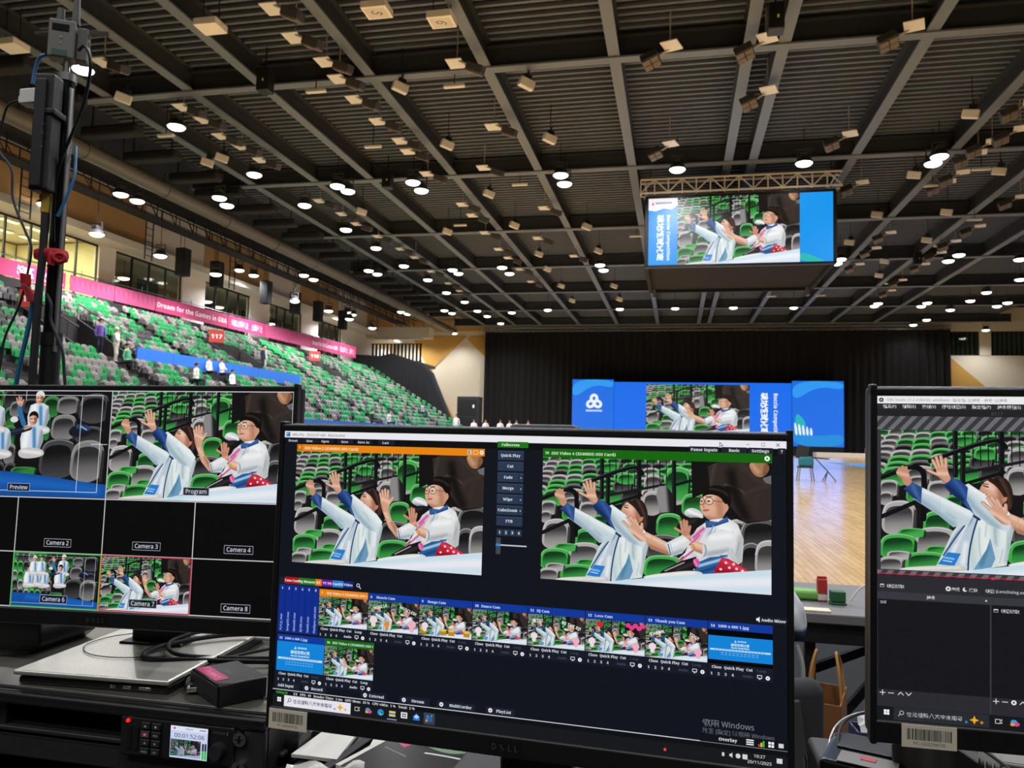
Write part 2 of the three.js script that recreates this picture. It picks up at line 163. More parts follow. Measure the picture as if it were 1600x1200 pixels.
  form([[1160, 482], [1240, 492], [1300, 450], [1308, 490], [1205, 532], [1162, 536]], '#2d558f', [[[[1180, 510], [1290, 470]], '#4a78b6', 10, 5]], false); ln([[1210, 520], [1160, 640]], '#8aa9c0', 8);
  form([[1070, 590], [1140, 522], [1165, 545], [1112, 645], [1058, 668], [1046, 615]], '#dfb8cc', [[[[1080, 610], [1150, 540]], '#d24a90', 12, 3], [[[1070, 650], [1120, 590]], '#c83c84', 8, 3]], false); ln([[1080, 700], [980, 790]], '#d35a97', 12); ln([[1062, 690], [985, 765]], '#f0f0f0', 8);
  form([[1085, 800], [1200, 742], [1295, 732], [1285, 835], [1150, 885], [1080, 860]], '#2a5e9b', [[[[1110, 815], [1290, 755]], '#9fcbe3', 20, 3], [[[1120, 860], [1270, 805]], '#17427c', 16, 5]], false);
  form([[868, 855], [1000, 780], [1095, 748], [1092, 835], [960, 865], [845, 890]], '#151315', [[[[890, 855], [1015, 792]], '#d8d4d0', 7, 2], [[[960, 850], [1070, 800]], '#3a3638', 18, 8]], false); form([[1068, 765], [1110, 760], [1118, 815], [1085, 830]], '#e0559b', [[[[1080, 775], [1100, 815]], '#f7a6cb', 8, 3]]);
  form([[1225, 810], [1258, 752], [1300, 762], [1430, 848], [1320, 868], [1195, 880]], '#c01f37', [[[[1260, 770], [1400, 850]], '#e0455a', 20, 8], [[[1220, 850], [1320, 865]], '#7c0f20', 20, 8]], false); for (const [x, y] of [[1282, 790], [1303, 826], [1348, 834], [1248, 838], [1384, 848], [1330, 800]]) el(x, y, 9, 8, '#f6e3e3');
  for (const f of [[[1330, 560], [1300, 640], [1330, 720]], [[1370, 640], [1345, 740]], [[1225, 540], [1200, 600]], [[1260, 560], [1240, 650]], [[1130, 760], [1180, 730]]]) ln(f, 'rgba(130,138,146,.55)', 6, true, 3);
  // her arms
  form([[1055, 650], [1110, 640], [1170, 660], [1205, 690], [1172, 748], [1095, 712], [1062, 690]], '#ddab8f', [[[[1080, 655], [1180, 690]], '#f5cdb5', 20, 8], [[[1080, 700], [1170, 735]], '#a97058', 18, 8]], false);
  form([[1140, 660], [1180, 590], [1260, 545], [1345, 570], [1352, 660], [1240, 745], [1130, 758]], '#e0e2e4', [[[[1190, 610], [1320, 590]], '#fbfbfb', 40, 14], [[[1160, 730], [1300, 700]], '#a3acb3', 28, 10], [[[1150, 670], [1165, 735]], '#b7c0c8', 10, 4]], false); ln([[1150, 660], [1172, 700], [1142, 750]], '#7f95a8', 6); ln([[1076, 662], [1088, 694]], '#c8942e', 9); ln([[1090, 655], [1102, 690]], '#e6c15c', 4);
  hand([[1008, 620], [1002, 565], [1050, 548], [1062, 600], [1072, 662], [1045, 668]], [[[1012, 575], [990, 560], [964, 542]], [[1012, 565], [1006, 530], [1002, 492]], [[1027, 556], [1024, 520], [1022, 482]], [[1041, 555], [1041, 520], [1040, 490]], [[1052, 568], [1058, 545], [1060, 528]]], '#c48a6f', '#e6b298', '#8c5943', 16);
  const sk = '#d9a588', hi = '#f6d0b9', lo = '#a36c54';
  if (variant) { // the other camera: her far arm reaches across
    form([[735, 590], [775, 572], [900, 640], [970, 690], [935, 748], [800, 695]], sk, [[[[770, 590], [930, 680]], hi, 20, 8], [[[780, 670], [920, 735]], lo, 24, 9]], false); ln([[812, 600], [800, 660]], '#d9b45a', 5);
    hand([[648, 545], [700, 498], [757, 580], [775, 640], [730, 645], [682, 595]], [[[668, 545], [640, 515], [622, 498]], [[682, 522], [662, 490], [650, 468]], [[702, 515], [684, 484], [672, 460]], [[722, 530], [708, 500], [700, 478]], [[744, 562], [748, 535], [745, 512]]], sk, hi, lo);
    form([[895, 655], [1010, 590], [1065, 640], [1005, 725], [930, 752]], '#dcdfe2', [[[[930, 670], [1030, 620]], '#f7f7f7', 26, 10], [[[940, 735], [1010, 700]], '#98a4ae', 18, 8]], false);
  } else {
    form([[788, 505], [838, 498], [865, 580], [925, 660], [905, 725], [838, 640]], sk, [[[[810, 520], [870, 630]], hi, 16, 8], [[[860, 600], [915, 690]], lo, 18, 8]], false);
    hand([[770, 402], [795, 385], [845, 400], [852, 440], [838, 512], [788, 518], [774, 450]], [[[783, 420], [776, 390], [771, 366]], [[797, 402], [792, 370], [788, 342]], [[814, 396], [812, 362], [811, 332]], [[830, 402], [834, 370], [835, 343]], [[846, 445], [862, 418], [873, 398]]], sk, hi, lo); ln([[806, 582], [852, 568]], '#d9b45a', 6);
    form([[902, 655], [1000, 600], [1062, 640], [1005, 735], [918, 732]], '#dcdfe2', [[[[930, 665], [1030, 620]], '#f7f7f7', 26, 10], [[[930, 725], [1010, 705]], '#98a4ae', 18, 8]], false);
  }
  ln([[915, 660], [930, 735]], '#3c628e', 7); ln([[930, 655], [945, 730]], '#9fb8cc', 4);
  // light trousers and the table cloth
  form([[110, 915], [350, 898], [530, 905], [510, 950], [200, 960]], '#cfcbc6', [[[[150, 920], [480, 915]], '#eeebe6', 14, 5]]); form([[700, 905], [870, 870], [1090, 845], [1160, 880], [900, 930]], '#dedcd9', [[[[760, 900], [1080, 865]], '#f8f7f5', 18, 8]]);
  form([[40, 960], [520, 935], [900, 892], [1170, 872], [1590, 835], [1590, 1060], [40, 1010]], '#e4edf3', [[[[560, 945], [1000, 900], [1560, 870]], '#c3e2f1', 40, 18], [[[700, 985], [1200, 930], [1570, 925]], '#f4f4fb', 46, 18], [[[900, 1000], [1570, 985]], '#cfe4f3', 36, 16]], false);
  grain(g, W, H, 90 + variant, 16); return c;
}
function previewCanvas() { // the second camera: seated spectators beside an empty block of grey seats
  const W = 960, H = 540, [c, g] = canvas(W, H); rect(g, 0, 0, W, H, '#131315');
  const k = ([x, y]) => [x / 1271 * 595 + 355, y / 1200 * 540], s = 0.46, { form, ln, el, hand } = painter(g, k, s), S = (x, y, w, h, q) => { const [a, b] = k([x, y]), [e, f] = k([x + w, y + h]); paintSeat(g, a, b, e - a, f - b, q); };
  for (let r = 0; r < 5; r++) for (let i = 0; i < 7; i++) paintSeat(g, -30 + i * 64 + r * 8, -10 + r * 95, 62, 105, [GREEN, GREY, DARK, GREEN, DARK][(i * 2 + r * 3) % 5]);
  for (const a of [[80, 120, 150, 180, GREY], [240, 90, 170, 170, DARK], [480, 60, 190, 240, GREEN], [500, 260, 80, 300, GREEN], [650, 60, 250, 200, GREY], [920, 30, 330, 330, DARK], [600, 270, 280, 290, GREY], [900, 400, 300, 200, DARK], [490, 550, 400, 440, DARK], [860, 560, 370, 460, GREY], [150, 870, 300, 100, GREEN]]) S(...a);
  rect(g, 355, 0, 605, 480, 'rgba(8,8,12,.28)');
  form([[790, 450], [900, 370], [1010, 360], [1080, 440], [1050, 510], [850, 530]], '#141a26', [[[[910, 400], [1040, 420]], '#2a4a78', 50, 10]]); ln([[950, 400], [1020, 440]], '#c9d4e2', 10);
  const seated = (x, y, z, hatted) => { // simple seated spectator in a white and blue jacket
    const P = (u, v) => [x + u * z, y + v * z]; form([P(-0.55, 0.5), P(-0.2, 0.36), P(0.25, 0.36), P(0.6, 0.55), P(0.7, 1.3), P(0.5, 1.9), P(-0.6, 1.9), P(-0.7, 1.2)], '#d3dce4', [[[P(-0.3, 0.6), P(-0.4, 1.6)], '#f4f7fa', 0.35 * z, 12], [[P(0.1, 0.6), P(0.2, 1.7)], '#3f86c4', 0.2 * z, 10], [[P(0.6, 0.8), P(0.5, 1.8)], '#8d9aa8', 0.25 * z, 12]], false); form([P(-0.8, 1.7), P(0.7, 1.7), P(0.9, 2.2), P(-0.7, 2.4)], '#c9c8c6', [[[P(-0.5, 1.9), P(0.6, 2.0)], '#eceae8', 0.2 * z, 8]]); form([P(-0.25, -0.15), P(0, -0.3), P(0.25, -0.15), P(0.26, 0.2), P(0.1, 0.42), P(-0.12, 0.42), P(-0.26, 0.2)], '#c9957a', [[[P(-0.1, -0.05), P(-0.05, 0.25)], '#eabfa6', 0.2 * z, 8], [[P(0.2, 0), P(0.15, 0.35)], '#8f5f49', 0.15 * z, 7]]); form([P(-0.28, 0), P(-0.22, -0.3), P(0.05, -0.42), P(0.3, -0.25), P(0.32, 0.1), P(0.2, -0.1), P(-0.05, -0.18)], hatted ? '#e8e4de' : '#17110f', []); ln([P(-0.14, 0.05), P(-0.06, 0.05)], '#2b1c18', 0.05 * z); ln([P(0.06, 0.05), P(0.13, 0.05)], '#2b1c18', 0.05 * z); ln([P(-0.08, 0.26), P(0.06, 0.27)], '#a0484a', 0.05 * z); };
  seated(430, 70, 190, true); ln([[260, 380], [200, 250], [190, 180]], '#2f6ea6', 60); hand([[150, 130], [190, 110], [240, 130], [220, 190], [175, 175]], [[[165, 130], [150, 85]], [[185, 120], [178, 65]], [[205, 122], [205, 75]], [[225, 135], [235, 105]]], '#c9967c', '#eabfa6', '#8f5f49', 18); seated(370, 310, 200); seated(-10, 350, 190); form([[90, 450], [330, 400], [370, 420], [350, 450], [130, 520]], '#1b2236', [[[[120, 470], [330, 420]], '#33405f', 16, 6]], false); form([[250, 430], [350, 395], [375, 412], [280, 448]], '#d1a186', [], false); seated(-190, 330, 190); seated(-370, 350, 190); seated(-260, 120, 170, true); seated(-90, 110, 170); el(140, 330, 50, 34, '#e6dfe2', 0, 2);
  form([[-800, 905], [-60, 915], [160, 930], [560, 965], [900, 1010], [1400, 1060], [1400, 1260], [-800, 1260]], '#12509f', [[[[-400, 1000], [600, 1040], [1200, 1120]], '#1c66be', 90, 30]], false);
  grain(g, W, H, 77, 16); line(g, [[0, 22], [910, 22], [910, 512], [0, 512]], '#e8ecf4', 3); line(g, [[797, 22], [797, 512]], '#e8ecf4', 3); line(g, [[862, 270], [950, 270]], '#e8ecf4', 3); line(g, [[480, 0], [480, 48]], '#e8ecf4', 3);
  return c;
}
const FEED = feedCanvas(0), FEED2 = feedCanvas(1), PREVIEW = previewCanvas();

function eventCard(g, x, y, w, h) { rect(g, x, y, w, h, '#1188e0'); const s = h / 115; poly(g, [[x + w / 2 - 28 * s, y + 27 * s], [x + w / 2 - 22 * s, y + 15 * s], [x + w / 2 - 16 * s, y + 27 * s]], '#cfe8ff'); for (let i = 0; i < 6; i++) rect(g, x + w / 2 + (-12 + i * 7) * s, y + 18 * s, 5 * s, 7 * s, '#cfe8ff'); han(g, '硬地滾球比賽', x + w / 2 - 43 * s, y + 32 * s, 13.5 * s, '#fff', 0.13); txt(g, 'Boccia Competition', x + w / 2, y + 53 * s, 9 * s, '#fff', 'sans-serif', 'center', 'bold'); rect(g, x + w * 0.03, y + 62 * s, w * 0.94, 8 * s, '#d9ecfb'); for (let i = 0; i < 16; i++) rect(g, x + w * (0.1 + i * 0.05), y + 65 * s, w * 0.03, 2 * s, '#3a5f93'); for (let r = 0; r < 2; r++) for (let i = 0; i < 10; i++) rect(g, x + w * (0.2 + i * 0.06), y + (78 + r * 9) * s, w * 0.04, 2.5 * s, '#9fd0f5'); }
function mixerScreen() { // centre monitor: video mixing software
  const [c, g] = canvas(1920, 1080), bg = '#10131d'; rect(g, 0, 0, 1920, 1080, bg);
  rect(g, 0, 0, 1920, 26, '#f3f2f8'); rect(g, 6, 4, 18, 18, '#5f86b8'); rect(g, 8, 6, 6, 6, '#9fd0ff'); rect(g, 16, 13, 6, 6, '#2d5a94'); txt(g, 'vMix Pro - 29.0.0.47 x64 - Boccia.vmix', 32, 14, 14, '#666b75'); txt(g, '—', 1788, 13, 14, '#555'); g.strokeStyle = '#555'; g.strokeRect(1840, 8, 10, 10); line(g, [[1888, 8], [1898, 18]], '#444', 1.6); line(g, [[1898, 8], [1888, 18]], '#444', 1.6); line(g, [[1702, 8], [1702, 24], [1707, 20], [1713, 20], [1702, 8]], '#333', 1.5);
  rect(g, 0, 26, 1920, 24, '#0a0b10');
  [['Preset', 38], ['New', 112], ['Open', 182], ['Save', 268], ['Save As', 350], ['Last', 444]].forEach(([s, x], i) => { rect(g, x - 40 + 8, 28, 70, 18, i % 2 ? '#1a1f2b' : '#161a25'); txt(g, s, x, 38, 13, '#e8ebf2', 'serif', 'center', 'bold'); });
  [['Pause Inputs', 1649, 100], ['Basic', 1750, 84], ['Settings', 1836, 80], ['?', 1905, 24]].forEach(([s, x, w]) => { rect(g, x - w / 2, 24, w, 22, '#1d2330'); txt(g, s, x, 35, 14, '#f2f4f8', 'serif', 'center', 'bold'); });
  rect(g, 58, 52, 792, 28, '#f28a0e'); rect(g, 58, 52, 26, 28, '#d9760a'); txt(g, '7', 66, 66, 14, '#fff', 'serif', 'left', 'bold'); txt(g, 'SDI Video 2 (XI400DE-SDI Card)', 92, 66, 15, '#fff2dd', 'serif', 'left', 'bold');
  g.drawImage(FEED, 58, 80, 792, 440); rect(g, 782, 58, 16, 16, '#cfd6d2'); rect(g, 786, 60, 4, 12, '#2d7a4a'); g.strokeStyle = '#ffe6c4'; g.lineWidth = 2; g.strokeRect(806, 60, 17, 12); disc(g, 838, 66, 8, 8, '#fff'); disc(g, 838, 66, 3, 3, '#f28a0e');
  rect(g, 899, 23, 119, 22, '#1d7a16'); txt(g, 'Fullscreen', 950, 34, 13, '#fff', 'serif', 'center', 'bold'); txt(g, '▾', 1004, 34, 12, '#fff');
  ['Quick Play', 'Cut', 'Fade', 'Merge', 'Wipe', 'CubeZoom', 'FTB'].forEach((s, i) => { const y = 57 + i * 40.4; rect(g, 902, y, 100, 34, '#2b3a52'); rect(g, 902, y, 100, 2, '#43546e'); txt(g, s, i > 1 && i < 6 ? 944 : 951, y + 17, 14, '#eef2f8', 'serif', 'center', 'bold'); if (i > 1 && i < 6) { rect(g, 984, y, 1.5, 34, '#16202f'); disc(g, 993, y + 18, 2, 2, '#fff'); } });
  [1, 2, 3, 4].forEach((n, i) => { rect(g, 905 + i * 24.5, 346, 22, 24, '#2b3a52'); txt(g, String(n), 916 + i * 24.5, 358, 14, '#fff', 'serif', 'center', 'bold'); });
  rect(g, 912, 402, 108, 5, '#c9ced6'); rect(g, 903, 378, 18, 60, '#454a52'); rect(g, 903, 400, 18, 9, '#3b8be8');
  rect(g, 1074, 44, 800, 32, '#176a0c'); txt(g, '16', 1082, 60, 14, '#e8ffe0', 'serif', 'left', 'bold'); txt(g, 'SDI Video 4 (XI400DE-SDI Card)', 1106, 60, 15, '#e8ffe0', 'serif', 'left', 'bold'); disc(g, 1858, 60, 9, 9, '#fff'); disc(g, 1858, 60, 3, 3, '#176a0c'); g.drawImage(FEED2, 1075, 76, 796, 440);
  let x = 30; [['Fans Cam', '#b0141c', 64], ['Big Moment', '#2c7a1a', 72], ['KT', '#e87c10', 28], ['VT PD', '#6a1a9a', 48], ['Card12', '#2e7fd6', 46], ['Video', '#0c2a86', 42]].forEach(([s, col, w]) => { rect(g, x, 580, w, 26, col); txt(g, s, x + w / 2, 593, 13, '#fff', 'serif', 'center', 'bold'); x += w; });
  rect(g, 8, 582, 22, 24, '#1c2130'); g.strokeStyle = '#fff'; g.lineWidth = 2.5; g.beginPath(); g.arc(351, 592, 6, 0, 7); g.stroke(); line(g, [[356, 597], [362, 604]], '#fff', 3);
  ['大力士.mov', 'bongo02.mov', 'dance02.mov', 'DJ Kiki.mov', 'love02.mov', 'thankyou cam.mov'].forEach((s, i) => { const X = 8 + i * 29.6; rect(g, X, 610, 28.4, 186, '#0e2f92'); txt(g, String(i + 1), X + 14, 624, 13, '#fff', 'serif', 'center', 'bold'); g.save(); g.translate(X + 14, 790); g.rotate(-Math.PI / 2); han(g, s, 0, -6, 12, '#dfe6ff', 0.1); g.restore(); });
  const names = ['SDI Video 2 (XI400DE-SDI Card)', 'Muscle Cam', 'Bongo Cam', 'Dance Cam', 'DJ Cam', 'Love Cam', 'Thank you Cam', '1600 x 600 1.jpg'];
  const tile = (X, Y, n, name, col, body) => {
    rect(g, X, Y, 209, 27, col); txt(g, String(n), X + 8, Y + 14, 13, '#fff', 'serif', 'left', 'bold'); g.save(); g.beginPath(); g.rect(X, Y, 206, 30); g.clip(); txt(g, name, X + 32, Y + 14, 13, '#e9edff', 'serif', 'left', 'bold'); g.restore(); body(X, Y + 27, 209, 113);
    rect(g, X, Y + 140, 209, 46, '#161b28'); ['Close', 'Quick Play', 'Cut', 'Loop'].forEach((s, i) => txt(g, s, X + [12, 52, 124, 158][i], Y + 152, 12, i === 3 && n !== 7 && n !== 16 ? '#4a5060' : '#f2f4fa', 'serif', 'left', 'bold')); ['1', '2', '3', '4'].forEach((s, i) => txt(g, s, X + 8 + i * 23, Y + 173, 13, '#f2f4fa', 'serif', 'left', 'bold')); txt(g, 'Audio', X + 112, Y + 173, 11, n === 7 || n === 16 ? '#fff' : '#565c6c', 'serif', 'left', 'bold'); g.strokeStyle = '#fff'; g.lineWidth = 2; g.strokeRect(X + 160, Y + 166, 14, 9); rect(g, X + 164, Y + 177, 6, 2.5, '#fff'); disc(g, X + 193, Y + 173, 7, 7, '#fff'); disc(g, X + 193, Y + 173, 2, 2, '#222');
  };
  const blob = (x, y, s, a) => { disc(g, x, y, s, s * 0.9, a); disc(g, x, y + s * 1.1, s * 0.6, s * 0.6, a); };
  names.forEach((nm, i) => tile(186 + i * 211.4, 617, 7 + i, nm, i ? '#0f3aa0' : '#f28a0e', (X, Y, w, h) => {
    if (i === 7) { rect(g, X, Y, w, h, '#000'); eventCard(g, X, Y + 20, w, 80); return; }
    g.drawImage(FEED, X, Y, w, h);
    const banner = (s, bx2, by, rot) => { g.save(); g.translate(bx2, by); g.rotate(rot); txt(g, s, 0, 0, 15, '#fff', 'sans-serif', 'center', 'bold'); g.restore(); };
    if (i === 1) { banner('MUSCLE', X + 50, Y + 22, -0.25); banner('MUSCLED!', X + 165, Y + 28, 0.35); } if (i === 4) { g.save(); g.translate(X + 16, Y + 24); g.rotate(-0.1); han(g, '放DJ!!', 0, -8, 16, '#fff', 0.14); g.restore(); banner('BE THE DJ!', X + 160, Y + 30, 0.28); } if (i === 6) { banner('THANK', X + 40, Y + 28, -0.3); banner('YOU!', X + 165, Y + 30, 0.5); }
    if (i === 2) for (const q of [18, 98, 130, 190]) { rect(g, X + q - 12, Y + 88, 24, 18, '#c98a22'); disc(g, X + q, Y + 88, 13, 5, '#f0c55c'); } if (i === 5) { disc(g, X + 52, Y + 16, 12, 10, '#d22a3a'); for (let q = 0; q < 5; q++) disc(g, X + 150 + q * 13, Y + 12 + (q % 2) * 8, 9, 8, '#ee3f9a'); }
    if (i === 1) { blob(X + 24, Y + 72, 16, '#f1dfe4'); blob(X + 80, Y + 84, 12, '#ef8f3c'); blob(X + 182, Y + 78, 17, '#efb9cf'); } else if (i > 1) { blob(X + 24, Y + 76, 13, '#f3e3e8'); if (i > 3) blob(X + 178, Y + 82, 13, '#f2b6cc'); }
  }));
  tile(10, 804, 15, '1600 x 600 2.jpg', '#0f3aa0', (X, Y, w, h) => eventCard(g, X, Y, w - 2, h)); tile(219, 804, 16, 'SDI Video 4 (XI400DE-SDI Card)', '#176a0c', (X, Y, w, h) => g.drawImage(FEED2, X, Y, w, h));
  rect(g, 1822, 588, 100, 24, '#161b28'); txt(g, 'Audio Mixer', 1838, 600, 12.5, '#fff', 'serif', 'left', 'bold'); poly(g, [[1822, 596], [1827, 596], [1833, 590], [1833, 610], [1827, 604], [1822, 604]], '#fff');
  [['Add Input', 10, 108, 64], ['Record', 130, 102, 236], ['External', 380, 106, 445 + 44], ['Stream', 540, 120, 660], ['MultiCorder', 690, 150, 800 + 20], ['PlayList', 880, 110, 955]].forEach(([s, X, w, t], i) => { rect(g, X, 988, w, 26, '#1a2030'); txt(g, s, i ? X + w * 0.62 : X + 46, 1001, 14, '#f0f2f8', 'serif', 'center', 'bold'); if (i) { disc(g, X + 18, 1001, 8, 8, '#f4f6fa'); disc(g, X + 18, 1001, 2.5, 2.5, '#333'); } });
  rect(g, 0, 1016, 1920, 3, '#dfe2e8'); rect(g, 0, 1019, 1920, 17, '#0c0e14'); txt(g, '1080p50', 14, 1028, 13, '#45d22c', 'serif', 'left', 'bold'); txt(g, 'EX   FPS:  49   Render Time:  2 ms   GPU Mem:  33 %   CPU vMix:  1 %   Total:  2 %', 92, 1028, 13, '#f4f4f4', 'serif', 'left', 'bold');
  rect(g, 1640, 988, 280, 30, '#0e1119'); txt(g, 'Overlay', 1731, 1003, 15, '#fff', 'serif', 'center', 'bold'); for (let i = 0; i < 3; i++) rect(g, 1790, 994 + i * 7, 24, 4, '#fff'); ['#d83c30', '#e8c832', '#3cc24a'].forEach((q, i) => rect(g, 1828 + i * 7, 1006 - i * 6, 6, 8 + i * 6, q)); for (let i = 0; i < 4; i++) rect(g, 1860 + (i % 2) * 10, 994 + (i >> 1) * 10, 8, 8, '#fff'); rect(g, 1892, 996, 16, 14, '#dcdcdc');
  han(g, '啟用 Windows', 1648, 942, 26, '#8b8f98', 0.07); han(g, '移至 [設定] 以啟用 Windows。', 1648, 972, 18, '#7b7f88', 0.07);
  taskbar(g, true, 0, 1920); txt(g, '∧', 1690, 1052, 15, '#ddd'); rect(g, 1712, 1046, 8, 12, '#ddd'); poly(g, [[1736, 1048], [1740, 1048], [1746, 1043], [1746, 1061], [1740, 1056], [1736, 1056]], '#ddd'); disc(g, 1764, 1052, 8, 8, '#ddd'); rect(g, 1778, 1044, 16, 16, '#ddd'); txt(g, '10:27', 1832, 1044, 15, '#eee', 'sans-serif', 'center'); txt(g, '20/11/2025', 1832, 1064, 15, '#eee', 'sans-serif', 'center'); rect(g, 1886, 1044, 18, 16, '#ddd');
  return c;
}
function taskbar(g, light, x0, w) {
  rect(g, x0, 1036, w, 44, '#17181c'); const L = (x, y, q) => { rect(g, x, y, 8, 8, q); }; for (const [a, b] of [[0, 0], [9, 0], [0, 9], [9, 9]]) L(22 + a, 1047 + b, '#fff');
  rect(g, 52, 1037, 288, 42, light ? '#eeedf6' : '#2b2c31'); const ink = light ? '#3a3d45' : '#d6d8de'; g.strokeStyle = ink; g.lineWidth = 2; g.beginPath(); g.arc(77, 1054, 6, 0, 7); g.stroke(); line(g, [[72, 1059], [67, 1065]], ink, 2); han(g, '在這裡輸入文字來搜尋', 92, 1049, 16, ink, 0.08);
  const star = (x, y, r, q) => poly(g, [[x, y - r], [x + r * 0.28, y - r * 0.28], [x + r, y], [x + r * 0.28, y + r * 0.28], [x, y + r], [x - r * 0.28, y + r * 0.28], [x - r, y], [x - r * 0.28, y - r * 0.28]], q); star(296, 1058, 15, '#f2b21c'); star(318, 1064, 7, '#f0a020'); star(272, 1066, 6, '#3f9fd8');
  g.strokeStyle = '#e6e6e6'; g.strokeRect(358, 1049, 14, 13); rect(g, 375, 1048, 3, 5, '#e6e6e6'); rect(g, 375, 1057, 3, 5, '#e6e6e6'); disc(g, 412, 1054, 10, 8, '#3aa0e8'); disc(g, 420, 1060, 9, 7, '#d84f8e'); disc(g, 408, 1062, 7, 5, '#f2a23a');
  disc(g, 465, 1057, 13, 12, '#2a8fdc'); disc(g, 468, 1061, 8, 6, '#4ad0a8'); disc(g, 470, 1058, 4, 3, '#123a6a'); rect(g, 500, 1047, 26, 20, '#f4cd5c'); rect(g, 500, 1054, 26, 6, '#3a8ad8'); rect(g, 548, 1046, 26, 22, '#f3f3f3'); for (const q of [[553, 1050], [562, 1050], [553, 1058], [562, 1058]]) rect(g, q[0], q[1], 7, 6, '#5a6a7a'); poly(g, [[598, 1056], [611, 1044], [624, 1056], [624, 1070], [598, 1070]], '#2c7fe0'); poly(g, [[600, 1057], [611, 1064], [622, 1057], [611, 1049]], '#bfe0ff');
  if (light) { rect(g, 640, 1037, 44, 42, '#3a4252'); rect(g, 650, 1046, 12, 14, '#2f7fd0'); rect(g, 660, 1052, 14, 16, '#1c66b8'); disc(g, 652, 1066, 5, 5, '#f08a3a'); rect(g, 668, 1044, 6, 6, '#6ac24a'); rect(g, 492, 1076, 40, 3, '#9fb2ff'); }
}
function multiviewScreen() { // left monitor
  const [c, g] = canvas(1920, 1080); rect(g, 0, 0, 1920, 1080, '#050506'); g.drawImage(PREVIEW, 0, 4, 958, 532); g.drawImage(FEED, 963, 4, 955, 532); g.drawImage(PREVIEW, 484, 816, 472, 256); g.drawImage(FEED, 966, 816, 470, 256);
  for (const a of [[[0, 2], [1920, 2]], [[960, 0], [960, 540]], [[0, 540], [1920, 540]], [[0, 810], [1920, 810]], [[0, 1077], [1920, 1077]], [[480, 540], [480, 1080]], [[960, 540], [960, 1080]], [[1440, 540], [1440, 1080]], [[1918, 0], [1918, 1080]]]) line(g, a, '#d9d9de', 5);
  g.lineWidth = 6; g.strokeStyle = '#3db24a'; g.strokeRect(482, 813, 476, 262); g.strokeStyle = '#c4304a'; g.strokeRect(963, 813, 475, 262); line(g, [[960, 815], [960, 1075]], '#d8982a', 4);
  const lab = (s, x, y) => { g.font = '30px sans-serif'; const w = g.measureText(s).width + 18; rect(g, x - w / 2, y - 19, w, 38, 'rgba(8,10,24,.82)'); g.strokeStyle = '#c9ccd6'; g.lineWidth = 2; g.strokeRect(x - w / 2, y - 19, w, 38); txt(g, s, x, y, 29, '#e9ebf2', 'sans-serif', 'center'); };
  lab('Preview', 475, 492); lab('Program', 1440, 490); ['Camera 1', 'Camera 2', 'Camera 3', 'Camera 4'].forEach((s, i) => lab(s, 236 + i * 480, 761)); ['Camera 5', 'Camera 6', 'Camera 7', 'Camera 8'].forEach((s, i) => lab(s, 236 + i * 480, 1035));
  return c;
}
